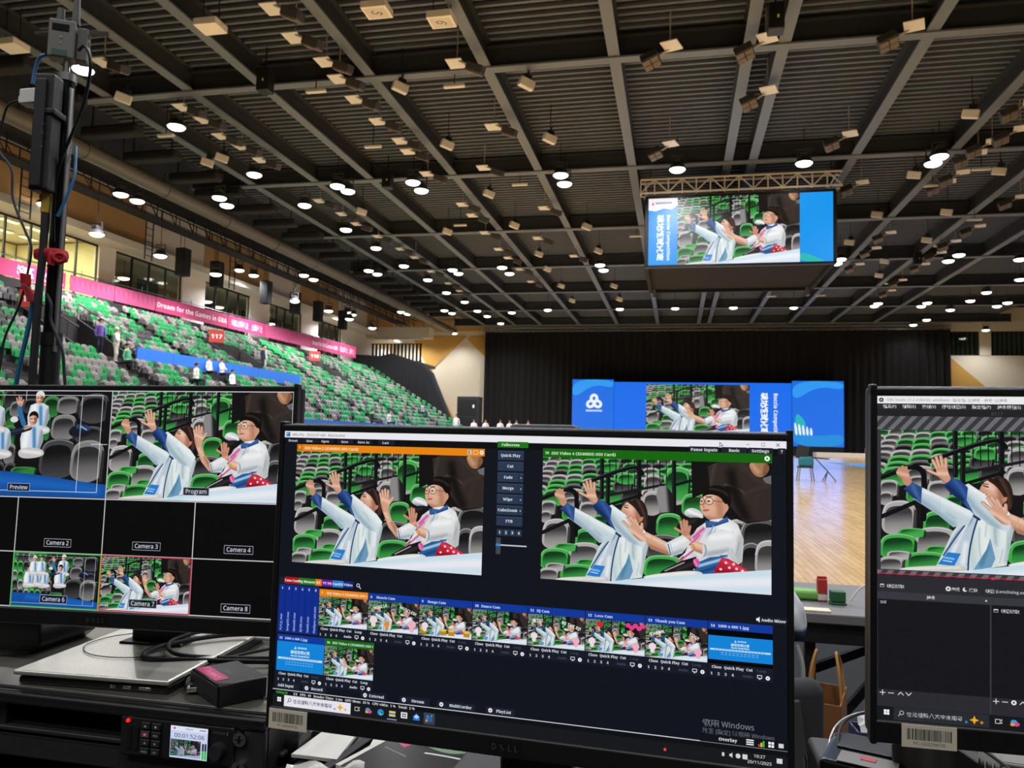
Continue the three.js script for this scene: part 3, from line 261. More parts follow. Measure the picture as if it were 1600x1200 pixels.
function recordingScreen() { // right monitor: recording software
  const [c, g] = canvas(1920, 1080); rect(g, 0, 0, 1920, 1080, '#232328'); rect(g, 0, 0, 1920, 25, '#f5f4f6'); disc(g, 13, 13, 7, 7, '#222'); disc(g, 13, 13, 3, 3, '#ddd'); han(g, 'OBS Studio 27.2.4 (64-bit, windows) - 設定檔: 出場景 - 場景: 出場景', 30, 7, 12, '#9a9aa2', 0.08);
  rect(g, 0, 25, 1920, 20, '#2a2a30'); let x = 18; for (const s of ['檔案(F)', '編輯(E)', '檢視(V)', '停駐視窗(D)', '設定檔(P)', '場景群組(S)', '工具(T)', '說明(H)']) x = han(g, s, x, 28, 13, '#f0f0f4', 0.1) + 18; rect(g, 0, 45, 1920, 22, '#232328'); txt(g, '8117', 345, 57, 16, '#55555c');
  rect(g, 0, 67, 1920, 528, '#3a3a40'); for (let i = -30; i < 80; i++) poly(g, [[i * 36, 67], [i * 36 + 18, 67], [i * 36 - 22, 112], [i * 36 - 40, 112]], '#6f6f74'); for (let i = -30; i < 80; i++) poly(g, [[i * 36, 582], [i * 36 + 18, 582], [i * 36 + 8, 596], [i * 36 - 10, 596]], '#6f6f74'); g.drawImage(FEED2, 12, 114, 826, 465); rect(g, 0, 592, 1920, 3, '#c8243c'); disc(g, 350, 594, 5, 5, '#e0304a');
  rect(g, 0, 598, 1920, 438, '#2c2c32'); rect(g, 10, 629, 12, 10, '#fff'); rect(g, 11, 632, 10, 6, '#2c2c32'); han(g, '視窗擷取', 30, 628, 13, '#e8e8ec', 0.1); disc(g, 218, 634, 8, 8, '#eee'); disc(g, 218, 634, 3, 3, '#2c2c32'); han(g, '屬性', 228, 628, 12, '#e8e8ec', 0.1); disc(g, 268, 634, 7, 7, '#eee'); disc(g, 272, 632, 5, 5, '#2c2c32'); han(g, '濾鏡', 280, 628, 12, '#e8e8ec', 0.1); han(g, '視窗 [LensDialog.exe]: 設定', 328, 628, 13, '#e0e0e6', 0.1);
  rect(g, 0, 654, 1920, 24, '#3a3a42'); han(g, '場景', 152, 660, 13, '#eee', 0.1); han(g, '來', 520, 660, 13, '#eee', 0.1); disc(g, 331, 667, 3, 3, '#ddd'); rect(g, 4, 680, 338, 300, '#17171c'); txt(g, 'Still', 10, 690, 12, '#e0e0e6'); rect(g, 347, 680, 900, 300, '#17171c'); rect(g, 353, 692, 13, 10, '#fff'); rect(g, 354, 695, 11, 6, '#17171c'); han(g, '視窗擷取', 374, 690, 13, '#e8e8ec', 0.1); rect(g, 342, 654, 4, 380, '#3c3c44');
  const bt = (X) => { line(g, [[X - 8, 991], [X + 8, 991]], '#f2f2f4', 2.4); line(g, [[X, 983], [X, 999]], '#f2f2f4', 2.4); line(g, [[X + 18, 991], [X + 34, 991]], '#f2f2f4', 2.4); }; bt(18); line(g, [[66, 995], [74, 986], [82, 995]], '#f2f2f4', 2.6); line(g, [[90, 986], [98, 995], [106, 986]], '#f2f2f4', 2.6); bt(360); disc(g, 412, 991, 8, 8, '#f2f2f4'); disc(g, 412, 991, 3, 3, '#2c2c32'); line(g, [[430, 995], [438, 986], [446, 995]], '#f2f2f4', 2.6);
  taskbar(g, false, 0, 1920); return c;
}
// ---------- the hall: floor, walls, ceiling ----------
const woodTex = (() => { // narrow maple boards, one tile = 2.4 m x 4.8 m
  const [c, g] = canvas(512, 1024), R = rng(3); for (let i = 0; i < 32; i++) { let y = -R() * 200; while (y < 1024) { const L = 120 + R() * 160, t = R(); rect(g, i * 16, y, 16, L, `rgb(${222 + t * 20 | 0},${180 + t * 24 | 0},${120 + t * 24 | 0})`); for (let k = 0; k < 5; k++) rect(g, i * 16 + R() * 15, y + R() * L, 1, 20 + R() * 60, 'rgba(150,100,50,.22)'); rect(g, i * 16, y, 16, 1, 'rgba(90,60,30,.6)'); y += L; } rect(g, i * 16, 0, 1, 1024, 'rgba(100,66,34,.55)'); }
  const t = texOf(c); t.wrapS = t.wrapT = THREE.RepeatWrapping; t.repeat.set(85 / 2.4, 114 / 4.8); return t;
})();
const wobble = noiseTex(11, 256, 256, (x, y) => { const v = 128 + 50 * Math.sin(x * 0.0981748 + Math.sin(y * 0.0490874) * 2) + 40 * Math.sin(y * 0.1227185 + 1.3 * Math.sin(x * 0.0736311)); return [v, v, v]; }); wobble.repeat.set(40, 54);
const floorMat = new THREE.MeshPhysicalMaterial({ map: woodTex, roughness: 0.25, bumpMap: wobble, bumpScale: 0.0006, clearcoat: 0.5, clearcoatRoughness: 0.14 });
{ const f = new THREE.PlaneGeometry(85, 114).rotateX(-Math.PI / 2).translate(-1.5, 0, -42); struct('floor', [f, bx(85, 0.4, 114, -1.5, -0.205, -42)], floorMat); }
const carpetTex = noiseTex(5, 128, 128, (x, y, R) => { const v = 90 + R() * 60; return [v, v * 1.04, v * 1.08]; }, true); carpetTex.repeat.set(40, 40);
single('carpet', 'dark blue-grey carpet under the desks', 'carpet', bx(30, 0.008, 18.5, 0, 0.005, 2.75), new THREE.MeshStandardMaterial({ map: carpetTex, color: 0x1f2a2e, roughness: 1 }));
single('court_mat', 'flat blue mat on the wooden court floor', 'mat', bx(16, 0.01, 13, 19, 0.006, -55), std(0x2a86c8, 0.5));

// walls
struct('wall_back', bx(85, 17.6, 0.4, -1.5, 8.8, 14.8), std(0x4a4743, 0.9));
struct('wall_right', bx(0.4, 17.6, 114, 40.8, 8.8, -42), std(0x6b6358, 0.9));
{ // far wall: white and gold facets, windows at its right end
  const z = -96.8, w = struct('wall_front', [bx(68.5, 17.6, 0.4, -9.75, 8.8, z - 0.2), bx(16.5, 11.9, 0.4, 32.75, 5.95, z - 0.2), bx(16.5, 2.9, 0.4, 32.75, 16.15, z - 0.2), bx(1.2, 2.9, 0.4, 34.3, 13.3, z - 0.2)], M.wallWhite);
  const facet = (pts, d) => new THREE.ExtrudeGeometry(new THREE.Shape(pts.map((p) => new THREE.Vector2(...p))), { depth: d, bevelEnabled: false }).translate(0, 0, z);
  part(w, 'facet_panel', facet([[-34.5, 14.4], [-27.0, 14.4], [-32.0, 9.7]], 0.12), M.wallGold); part(w, 'facet_panel', facet([[-32.0, 9.6], [-31.6, 9.1], [-28.2, 3.2], [-30.8, 3.2]], 0.12), M.wallGold);
  part(w, 'facet_panel', facet([[-26.9, 14.0], [-26.5, 14.4], [-24.0, 14.4], [-24.0, 11.2]], 0.12), M.wallGold); part(w, 'facet_panel', facet([[-40.8, 16.6], [-24, 16.6], [-24, 15.0], [-40.8, 15.0]], 0.16), M.wallBrown); part(w, 'facet_panel', facet([[30.2, 11.6], [30.7, 11.6], [35.4, 7.2], [39.8, 3.2], [30.2, 3.2]], 0.12), M.wallGold);
  part(w, 'facet_panel', facet([[-37, 3.2], [-20, 3.2], [-20, 0], [-37, 0]], 0.14), std(0x4a4844, 0.8), 'grey lower wall panel');
  for (const [a, b] of [[24.5, 33.6], [34.9, 40.6]]) { const win = struct('window_' + (a < 30 ? 6 : 7), bx(b - a, 2.7, 0.04, (a + b) / 2, 13.3, z - 0.25), M.glass); part(win, 'window_frame', [bx(b - a, 0.12, 0.16, (a + b) / 2, 11.95, z - 0.2), bx(b - a, 0.12, 0.16, (a + b) / 2, 14.65, z - 0.2), bx(0.12, 2.8, 0.16, b, 13.3, z - 0.2), bx(0.12, 2.8, 0.16, a, 13.3, z - 0.2)], M.rail); const cur = []; for (let i = 0; i < (b - a) / 0.5; i++) cur.push(cy(0.2, 0.2, 2.9, a + 0.25 + i * 0.5, 13.3, z - 1.0, 8)); part(win, 'curtain', cur, std(0x3d5347, 0.9), 'dark green pleated curtain behind the pane'); }
}
{ // left wall with the gallery windows; the gallery room lies behind it
  const x = -37.2, WZ = [[-27, -42.9], [-44.4, -51.6], [-54.5, -61.2], [-64.5, -70.8], [-74.4, -80.3]], top = 13.25, g = [bx(0.4, 9.3, 114, x, 4.65, -42), bx(0.4, 17.6 - top, 114, x, (17.6 + top) / 2, -42)];
  let z0 = 15; for (const [a, b] of [...WZ, [-99, -99]]) { if (z0 - a > 0.01) g.push(bx(0.4, top - 9.3, z0 - a, x, (top + 9.3) / 2, (z0 + a) / 2)); z0 = b; }
  const wl = struct('wall_left', g, M.cream);
  const panel = (za, zb, y0, y1, m) => part(wl, 'wall_panel', bx(0.1, y1 - y0, za - zb - 0.05, x + 0.25, (y0 + y1) / 2, (za + zb) / 2), m);
  [[-26, -39, 'b'], [-39, -47, 'b'], [-47, -54, 'w'], [-54, -64, 'b'], [-64, -70, 'w'], [-70, -79, 'b'], [-79, -87, 'w'], [-87, -96, 'b']].forEach(([a, b, k]) => panel(a, b, 14.0, 17.2, k === 'b' ? M.wallBrown : M.cream));
  part(wl, 'soffit_edge', bx(1.6, 0.45, 72, x + 0.9, 13.55, -60), M.soffit);
  WZ.forEach(([a, b], i) => { const w = struct('window_' + (i + 1), bx(0.03, top - 9.35, a - b - 0.1, x, (top + 9.35) / 2, (a + b) / 2), M.glass); const n = i ? 4 : 9; for (let k = 0; k <= n; k++) part(w, 'mullion', bx(0.12, top - 9.3, 0.1, x, (top + 9.3) / 2, a + (b - a) * k / n), M.rail); part(w, 'head_rail', bx(0.14, 0.14, a - b, x, top - 0.05, (a + b) / 2), M.rail); });
  // gallery room
  const back = struct('wall_gallery', [bx(0.3, 4.4, 72, -44.2, 11.4, -60), bx(7, 4.4, 0.3, -40.7, 11.4, -24), bx(7, 4.4, 0.3, -40.7, 11.4, -43.6), bx(7, 4.4, 0.3, -40.7, 11.4, -96)], std(0x9a7a4c, 0.8)); struct('floor_gallery', bx(7, 0.3, 72, -40.7, 9.15, -60), std(0x5a554d, 0.8)); struct('ceiling_gallery', bx(7, 0.3, 72, -40.7, 13.75, -60), std(0xd8d0bf, 0.8));
  part(back, 'cream_lining', [bx(0.1, 4.2, 19, -43.9, 11.4, -33.7), bx(6.4, 4.2, 0.1, -40.6, 11.4, -43.3)], std(0xe3d8ae, 0.8)); for (let i = 0; i < 5; i++) part(back, 'curtain', bx(0.15, 3.9, 2.4, -42.2, 11.3, -46.8 - i * 7.6), std([0xb98a1a, 0x2f3d33, 0x4a4038, 0x2f3d33, 0x38332c][i], 0.9));
  const strip = std(0xfff4d8, 0.5, 0, { emissive: 0xfff0cc, emissiveIntensity: 1.6 });
  let n = 0; for (let k = 0; k < 8; k++) for (let j = 0; j < 2; j++) { const t = thing('ceiling_light', 'flat lit ceiling panel inside the bright gallery room', 'ceiling light', [-39.2 - j * 2.3, 13.52, -28.5 - k * 1.9], 'panels of the gallery ceiling'); part(t, 'diffuser_light', bx(0.35, 0.04, 1.2), strip); part(t, 'frame', bx(0.45, 0.03, 1.3, 0, 0.03, 0), M.white); }
  for (const zz of [-31, -38]) { const l = new THREE.RectAreaLight(0xfff0cf, 24, 4, 5); l.position.set(-40.5, 13.4, zz); l.lookAt(-40.5, 0, zz); l.name = 'gallery_panel'; scene.add(l); }
  const bowl = std(0xffffff, 0.5, 0, { emissive: 0xfff3dc, emissiveIntensity: 3 });
  for (const [z, y, xx] of [[-46.2, 11.9, -39], [-48.2, 12.2, -39.4], [-57.8, 12.2, -39], [-58.9, 11.9, -38.6], [-68.5, 11.9, -39], [-76, 12.2, -39], [-77.2, 11.8, -39]]) { const t = thing('pendant_lamp', 'round white pendant lamp glowing behind the gallery glass', 'pendant lamp', [xx, y, z], 'pendants in the dark gallery rooms'); part(t, 'lamp_bowl', new THREE.SphereGeometry(0.42, 16, 8, 0, 7, Math.PI / 2, Math.PI / 2).scale(1, 0.35, 1), bowl); part(t, 'lamp_cap', cy(0.1, 0.42, 0.12, 0, 0.06, 0), M.white); part(t, 'cord', cy(0.015, 0.015, 13.6 - y, 0, (13.6 - y) / 2, 0, 6), M.rail); const p = new THREE.PointLight(0xfff0d8, 4); p.position.set(0, -0.25, 0); p.castShadow = true; t.add(p); }
  // walkway in front of the windows with its parapet
  struct('floor_walkway', bx(2.2, 0.3, 62, -36.0, 9.05, -57), std(0x6a645c, 0.8));
}
// ---------- grandstand ----------
const ROW = (k) => [-21.8 - 0.62 * k, 1.2 + 0.37 * k], VOM = [{ z: [-31.3, -34.6], k: [10, 15] }, { z: [-47.4, -51.0], k: [12, 16] }, { z: [-63.2, -66.2], k: [13, 17] }], AISLE = [-25.2, -32.9, -40.8, -48.8, -57, -64.8, -73, -80.6];
{ const g = []; for (let k = 0; k < 21; k++) { const [x, y] = ROW(k); const runs = []; let z = -8; for (const v of VOM) if (k >= v.k[0] && k < v.k[1]) { runs.push([z, v.z[0]]); z = v.z[1]; } runs.push([z, -82.4]); for (const [a, b] of runs) g.push(bx(0.62, y, a - b, x - 0.05, y / 2, (a + b) / 2)); } g.push(bx(1.6, 9.2, 74.4, -35.6, 4.6, -45.2)); const t = struct('floor_terrace', g, M.terrace);
  for (const z of AISLE) { const s = []; for (let k = 0; k < 20; k++) { if (VOM.some((v) => z < v.z[0] + 1 && z > v.z[1] - 1 && k >= v.k[0] - 1 && k < v.k[1])) continue; const [x, y] = ROW(k); s.push(bx(0.31, 0.185, 1.0, x - 0.2, y + 0.0925, z), bx(0.03, 0.02, 1.0, x + 0.24, y + 0.01, z)); } part(t, 'aisle_steps', s, std(0x45413e, 0.9)); } }
single('court_barrier', 'long low blue barrier along the foot of the grandstand', 'barrier', (() => { const g = []; for (let z = -9; z > -82; z -= 6) g.push(bx(0.14, 2.1, 5.85, -20.9, 1.05, z - 3)); return g; })(), std(0x1e5fc0, 0.55));
{ const t = thing('blue_parapet', 'bright blue parapet band halfway up the grandstand', 'parapet', [-27.15, 4.6, -43.2]); const g = []; for (let i = 0; i < 6; i++) part(t, 'parapet_panel', bx(0.08, 0.78, 2.9, 0, 0.5, 7.3 - i * 2.93), std(0x2f76d8, 0.55)); for (let i = 0; i < 7; i++) part(t, 'post', bx(0.06, 0.9, 0.06, -0.07, 0.43, 8.6 - i * 2.9), M.rail); }
// seats: one shell geometry, three colours
function seatGeo() {
  const g = [], back = new THREE.Shape(); back.moveTo(-0.22, 0); back.lineTo(-0.225, 0.3); back.quadraticCurveTo(-0.22, 0.42, -0.1, 0.44); back.quadraticCurveTo(0, 0.455, 0.1, 0.44); back.quadraticCurveTo(0.22, 0.42, 0.225, 0.3); back.lineTo(0.22, 0); back.lineTo(-0.22, 0);
  const b = new THREE.ExtrudeGeometry(back, { depth: 0.035, bevelEnabled: true, bevelSize: 0.015, bevelThickness: 0.015, bevelSegments: 1, curveSegments: 3 }); b.rotateX(-0.2).translate(0, 0.42, -0.12); g.push(b);
  const pan = b.clone(); const s = new THREE.Shape(); s.moveTo(-0.2, 0); s.lineTo(-0.2, 0.28); s.quadraticCurveTo(-0.18, 0.38, 0, 0.385); s.quadraticCurveTo(0.18, 0.38, 0.2, 0.28); s.lineTo(0.2, 0); s.lineTo(-0.2, 0); g.push(new THREE.ExtrudeGeometry(s, { depth: 0.05, bevelEnabled: true, bevelSize: 0.012, bevelThickness: 0.012, bevelSegments: 1, curveSegments: 3 }).rotateX(-0.1).translate(0, 0.37, 0.0)); g.push(bx(0.06, 0.4, 0.1, 0, 0.2, -0.06)); return merge(g).rotateY(Math.PI / 2).scale(0.82, 0.82, 0.82);
}
const SEAT = seatGeo(), seatMats = [std(0x1c8e49, 0.42), std(0x8a827c, 0.45), std(0x433f3d, 0.45)], seatNames = ['green', 'light grey', 'dark grey'];
const AVOID = [[9, -33.1, 0.5], [8, -33.4, 0.5], [8, -40.8, 1.3], [7, -40.8, 1.3], [6, -37.3, 0.5], [6, -40.8, 0.5], [5, -37.3, 0.5], [5, -40.8, 0.5], [7, -33.4, 0.5], [5, -73.5, 0.5], [4, -73.5, 0.5], [1, -53, 0.6], [1, -56.4, 0.6], [2, -53, 0.5], [2, -56.4, 0.5], [0, -53, 0.5], [0, -56.4, 0.5], [13, -30.8, 0.9], [14, -30.8, 0.9], [12, -30.8, 0.9], [15, -30.8, 0.9], [14, -46.8, 0.8], [15, -46.8, 0.8], [16, -46.8, 0.8], [15, -62.6, 0.8], [16, -62.6, 0.8], [17, -62.6, 0.8]];
{ const R = rng(21), list = [];
  for (let k = 0; k < 20; k++) for (let i = 0; i < 172; i++) {
    const z = -9.3 - i * 0.425, [x, y] = ROW(k); if (AISLE.some((a) => Math.abs(a - z) < 0.72)) { R(); continue; } if (VOM.some((v) => k >= v.k[0] - 0 && k < v.k[1] && z < v.z[0] + 0.65 && z > v.z[1] - 0.65)) { R(); continue; }
    if (AVOID.some(([kk, zz, w]) => kk === k && Math.abs(zz - z) < w)) { R(); continue; }
    if (k === 9 && z < -33.5 && z > -52.6) { R(); continue; }
    const q = R(), c = q < 0.46 ? 0 : q < 0.76 ? 1 : 2, p = V(x - 0.1, y, z), d = p.clone().sub(camera.position).applyQuaternion(camera.quaternion.clone().invert()), u = d.x / -d.z * 1205 + 800, v = 600 - d.y / -d.z * 1205;
    const seen = d.z < 0 && u > -20 && u < 720 && v > 380 && (u > 470 ? v < 672 : v < 612); list.push({ p, c, dist: seen ? p.length() : 1e6 + p.length() });
  }
  list.sort((a, b) => a.dist - b.dist);
  const words = ['green plastic tip-up seat in the grandstand block nearest the pole', 'light grey plastic tip-up seat in the grandstand block nearest the pole', 'dark grey plastic tip-up seat in the grandstand block nearest the pole'];
  list.slice(0, 298).forEach((s) => { const m = single('stadium_seat', words[s.c], 'seat', SEAT, seatMats[s.c], seatNames[s.c] + ' seats of the nearest grandstand block'); m.position.copy(s.p); });
  const rest = list.slice(298), im = new THREE.InstancedMesh(SEAT, std(0xffffff, 0.45), rest.length), mt = new THREE.Matrix4(), cols = seatMats.map((m) => m.color); rest.forEach((s, i) => { mt.makeTranslation(s.p.x, s.p.y, s.p.z); im.setMatrixAt(i, mt); im.setColorAt(i, cols[s.c]); }); im.name = 'stadium_seats'; shadow(im); scene.add(im); tag(im, 'far rows of green and grey seats filling the rest of the grandstand', 'seats'); im.userData.kind = 'stuff';
}
// vomitories: black lined openings with rails and red section signs
VOM.forEach((v, i) => { const [a, b] = v.z, [x0, y0] = ROW(v.k[0]), [x1, y1] = ROW(v.k[1]), prism = (z) => new THREE.ExtrudeGeometry(new THREE.Shape([[x0 + 0.3, y0 - 0.3], [x0 + 0.3, y0 + 0.2], [x1, y1 + 0.35], [x1, y0 - 0.3]].map((p) => new THREE.Vector2(...p))), { depth: 0.1, bevelEnabled: false }).translate(0, 0, z - 0.05), w = struct('wall_vomitory_' + (i + 1), [prism(a + 0.06), prism(b - 0.06), bx(0.12, y1 - y0 + 0.5, a - b, x1 + 0.1, (y0 + y1) / 2 + 0.1, (a + b) / 2), bx(x0 - x1, 0.2, a - b, (x0 + x1) / 2, y0 - 0.1, (a + b) / 2)], std(0x33302e, 0.85));
  const t = thing('stair_railing', ['black stair railing beside the nearest stand entrance', 'black stair railing beside the middle stand entrance', 'black stair railing beside the farthest stand entrance'][i], 'railing', [0, 0, 0]); for (const z of [a + 0.15, b - 0.15]) { part(t, 'handrail', tube([[x0 + 0.3, y0 + 1.1, z], [x1, y1 + 1.1, z]], 0.03, 2, 6), M.rail); for (let k = 0; k < 9; k++) { const f = k / 8; part(t, 'baluster', cy(0.015, 0.015, 1.1, x0 + (x1 - x0) * f, y0 + (y1 - y0) * f + 0.6, z, 5), M.rail); } }
  const [c, g] = canvas(128, 128); rect(g, 0, 0, 128, 128, '#c93c2e'); txt(g, ['118', '117', '116'][i], 64, 66, 62, '#fff', 'sans-serif', 'center', 'bold');
  const s = thing('section_sign', ['red section sign above the nearest stand entrance', 'red section sign above the middle stand entrance', 'red section sign above the farthest stand entrance'][i], 'sign', [x1 + 1.0, y1 + 0.6, a + 0.62]); s.rotation.y = 0.75; part(s, 'sign_board', bx(0.95, 0.85, 0.05), M.redSign); part(s, 'sign_print', new THREE.PlaneGeometry(0.93, 0.83).translate(0, 0, 0.028), new THREE.MeshStandardMaterial({ map: texOf(c), roughness: 0.6 })); part(s, 'bracket', [bx(0.05, 1.2, 0.05, -0.3, -0.8, -0.04), bx(0.05, 1.2, 0.05, 0.3, -0.8, -0.04)], M.rail);
});
{ // pink banner along the walkway
  const mk = (fn) => { const [c, g] = canvas(768, 112); rect(g, 0, 0, 768, 112, '#d8457e'); fn(g); return new THREE.MeshStandardMaterial({ map: texOf(c), roughness: 0.7 }); };
  const deco = mk((g) => { rect(g, 0, 0, 768, 112, '#dd5d90'); for (let i = 0; i < 9; i++) { const x = i * 92; poly(g, [[x, 20], [x + 40, 92], [x + 52, 92], [x + 12, 20]], '#e67fa8'); poly(g, [[x + 60, 20], [x + 30, 92], [x + 40, 92], [x + 70, 20]], '#d2477d'); } });
  const eng = mk((g) => txt(g, 'Dream for the Games in GBA', 384, 58, 54, '#fff', 'sans-serif', 'center', 'bold')), cn1 = mk((g) => { han(g, '灣區', 330, 22, 70, '#fff', 0.13); han(g, '出彩人', 530, 22, 70, '#fff', 0.13); }), cn2 = mk((g) => { han(g, '灣區出彩人生', 60, 28, 54, '#fff', 0.1); han(g, '出彩人生', 470, 28, 54, '#fff', 0.1); });
  const t = thing('pink_banner', 'long pink event banner with white lettering along the gallery parapet', 'banner', [-34.95, 0.12, 0]); const Y = (z) => { const f = (-z - 28) / 51.5; return [9.1 + 0.45 * f, 9.95 + 0.85 * f]; };
  [[-26, -32, deco], [-32, -38, cn1], [-38.3, -42, deco], [-42, -45.9, deco], [-45.9, -54.6, eng], [-54.6, -60.4, cn2], [-60.4, -64.5, deco], [-64.5, -69, deco], [-69, -75, eng], [-75, -79.6, cn2]].forEach(([a, b, m]) => { const [l0, h0] = Y(a), [l1, h1] = Y(b - 0), g = new THREE.BoxGeometry(0.05, 1, a - b - 0.08).translate(0, 0, (a + b) / 2), P = g.attributes.position; for (let i = 0; i < P.count; i++) { const f = (a - P.getZ(i)) / (a - b), u = P.getY(i) + 0.5, lo = l0 + (l1 - l0) * f, hi = h0 + (h1 - h0) * f; P.setY(i, lo + (hi - lo) * u); } g.computeVertexNormals(); part(t, 'banner_panel', g, m); });
  const r = thing('gallery_railing', 'thin steel railing above the pink banner', 'railing', [-35.25, 0, 0]); part(r, 'top_rail', tube([[0, 10.35, -26], [0, 11.0, -80]], 0.035, 2, 6), M.alu); for (let z = -26; z > -80; z -= 2.7) part(r, 'post', cy(0.025, 0.025, 1.5, 0, 9.85 + (-z - 26) * 0.012, z, 6), M.alu); part(r, 'glass_panel', bx(0.02, 0.9, 54, 0.02, 10.1, -53), M.glass);
}
// far end of the stand: black drape and slatted fence
{ const t = thing('stand_drape', 'black cloth draped over the far end of the grandstand', 'drape', [0, 0, 0]); const sh = new THREE.Shape([[-36.4, 0.1], [-23.6, 0.1], [-25.6, 4.4], [-27.3, 8.2], [-28.4, 9.2], [-32, 10.3], [-33.4, 10.0], [-36.4, 10.2]].map((p) => new THREE.Vector2(...p))); const g = new THREE.ExtrudeGeometry(sh, { depth: 0.5, bevelEnabled: true, bevelSize: 0.3, bevelThickness: 0.3, bevelSegments: 3 }).translate(0, 0, -83.4); part(t, 'cloth', g, M.drape); const f = []; for (let i = 0; i < 9; i++) f.push(tube([[-34 + i * 0.85, 0.4 + 0, -82.5], [-34.3 + i * 0.85, 4, -82.45], [-34.4 + i * 0.8, 8, -82.55]], 0.09, 8, 5)); part(t, 'fold', f, M.drape);
  const k = thing('slatted_fence', 'dark slatted fence on the landing beside the pink banner', 'fence', [0, 0, -86]); for (let i = 0; i < 14; i++) part(k, 'slat', bx(0.22, 2.2, 0.08, -35.6 + i * 0.46, 11.0, 0), M.blackMatte); part(k, 'rail', [bx(6.4, 0.1, 0.1, -32.6, 12.05, 0.06), bx(6.4, 0.1, 0.1, -32.6, 10.0, 0.06)], M.blackMatte); struct('floor_landing', bx(8, 0.3, 6, -33, 9.6, -87), std(0x57524a, 0.8)); }

// ---------- far end: curtain, led wall, platforms ----------
{ const P = [], n = 220, z = -95; const g = new THREE.PlaneGeometry(54.2, 14.6, n, 1).translate(3, 7.35, z), a = g.attributes.position, R = rng(9); const ph = Array.from({ length: n + 1 }, () => R() * 0.16); for (let i = 0; i < a.count; i++) { const c = i % (n + 1); a.setZ(i, z + 0.14 * Math.sin(c * 1.9) + ph[c]); } g.computeVertexNormals(); const t = thing('stage_curtain', 'huge black pleated curtain closing the far end of the hall', 'curtain', [0, 0, 0]); part(t, 'cloth', [g, bx(54.2, 14.6, 0.04, 3, 7.35, z - 0.3)], std(0x0b0b0c, 0.95)); part(t, 'hanging_truss', [bx(54.4, 0.12, 0.12, 3, 14.75, z), bx(54.4, 0.12, 0.12, 3, 15.15, z), ...Array.from({ length: 54 }, (_, i) => bar([-24 + i, 14.75, z], [-23.5 + i, 15.15, z], 0.05))], M.alu); }
function eventStrip(g, x, y, w, h, wave) { rect(g, x, y, w, h, '#0c6ef0'); g.save(); g.translate(x + w * 0.5, y + h * 0.16); g.rotate(Math.PI / 2); txt(g, 'Boccia Competition', 0, -w * 0.12, w * 0.135, '#fff', 'sans-serif', 'left', 'bold'); han(g, '硬地滾球比賽', 0, w * 0.06, h * 0.105, '#fff', 0.16); g.restore(); }
{ const [c, g] = canvas(1690, 420), grad = (x, w) => { rect(g, x, 0, w, 420, '#0f6fe8'); poly(g, [[x, 0], [x + w, 0], [x + w, 60], [x + w * 0.5, 30], [x, 140]], '#2a9cf4', undefined, true); poly(g, [[x, 420], [x, 300], [x + w * 0.4, 360], [x + w, 330], [x + w, 420]], '#1a8fe0', undefined, true); };
  grad(0, 272); rect(g, 272, 0, 1110, 420, '#0c6ef0'); g.drawImage(FEED2, 482, 14, 646, 363); rect(g, 482, 377, 646, 43, '#dfe9f2'); eventStrip(g, 1130, 0, 250, 420);
  for (const [a, b] of [[144, 128], [122, 166], [168, 166]]) { g.strokeStyle = '#f2f6ff'; g.lineWidth = 19; g.beginPath(); g.ellipse(a, b, 19, 22, a === 144 ? 0 : a < 144 ? 0.9 : -0.9, 0, 7); g.stroke(); } for (let i = 0; i < 9; i++) rect(g, 92 + i * 12, 206, 9, 12, '#e6efff');
  grad(1382, 308); poly(g, [[1400, 200], [1450, 240], [1470, 300], [1400, 330]], '#1fb6c0', undefined, true); for (let i = 0; i < 5; i++) poly(g, [[1400 + i * 22, 350], [1392 + i * 24, 270 + i * 8], [1404 + i * 24, 268 + i * 8], [1418 + i * 22, 350]], '#eaf6ff', undefined, true);
  const t = thing('led_wall', 'wide led video wall showing blue graphics and the waving spectators', 'video wall', [0, 0, -92.6]); const S = (u0, u1, x0, x1, y0, y1, z) => { const p = new THREE.PlaneGeometry(x1 - x0, y1 - y0).translate((x0 + x1) / 2, (y0 + y1) / 2, z), uv = p.attributes.uv; for (let i = 0; i < 4; i++) uv.setX(i, u0 + (u1 - u0) * uv.getX(i)); return p; };
  const m = screenMat(c, 0.95, 0.6); part(t, 'led_screen', S(0, 272 / 1690, -12.4, -7.45, 1.1, 8.5, 0.3), m, 'left blue column with white knot emblem'); part(t, 'led_screen', S(272 / 1690, 1382 / 1690, -7.45, 12.75, 1.1, 8.25, 0), m, 'middle screen with the live picture'); part(t, 'led_screen', S(1382 / 1690, 1, 12.75, 18.25, 1.1, 8.5, 0.3), m, 'right blue column with teal leaves');
  part(t, 'housing', [bx(4.95, 7.4, 0.25, -9.92, 4.8, 0.16), bx(20.2, 7.15, 0.25, 2.65, 4.67, -0.14), bx(5.5, 7.4, 0.25, 15.5, 4.8, 0.16)], M.black); part(t, 'base', bx(30.6, 1.08, 0.5, 2.9, 0.54, 0), M.black);
  const l = new THREE.RectAreaLight(0x5b9cff, 1.0, 30, 7); l.position.set(2.9, 4.8, -92.1); l.lookAt(2.9, 4.8, 0); l.name = 'led_wall'; scene.add(l);
  single('stage_platform', 'long white low platform before the video wall', 'platform', [rb(16, 0.5, 2.2, 22.5, 0.25, -88.5, 0.04), rb(12, 0.55, 2, 26, 0.78, -89.5, 0.04)], std(0xe3d9c6, 0.6)); }
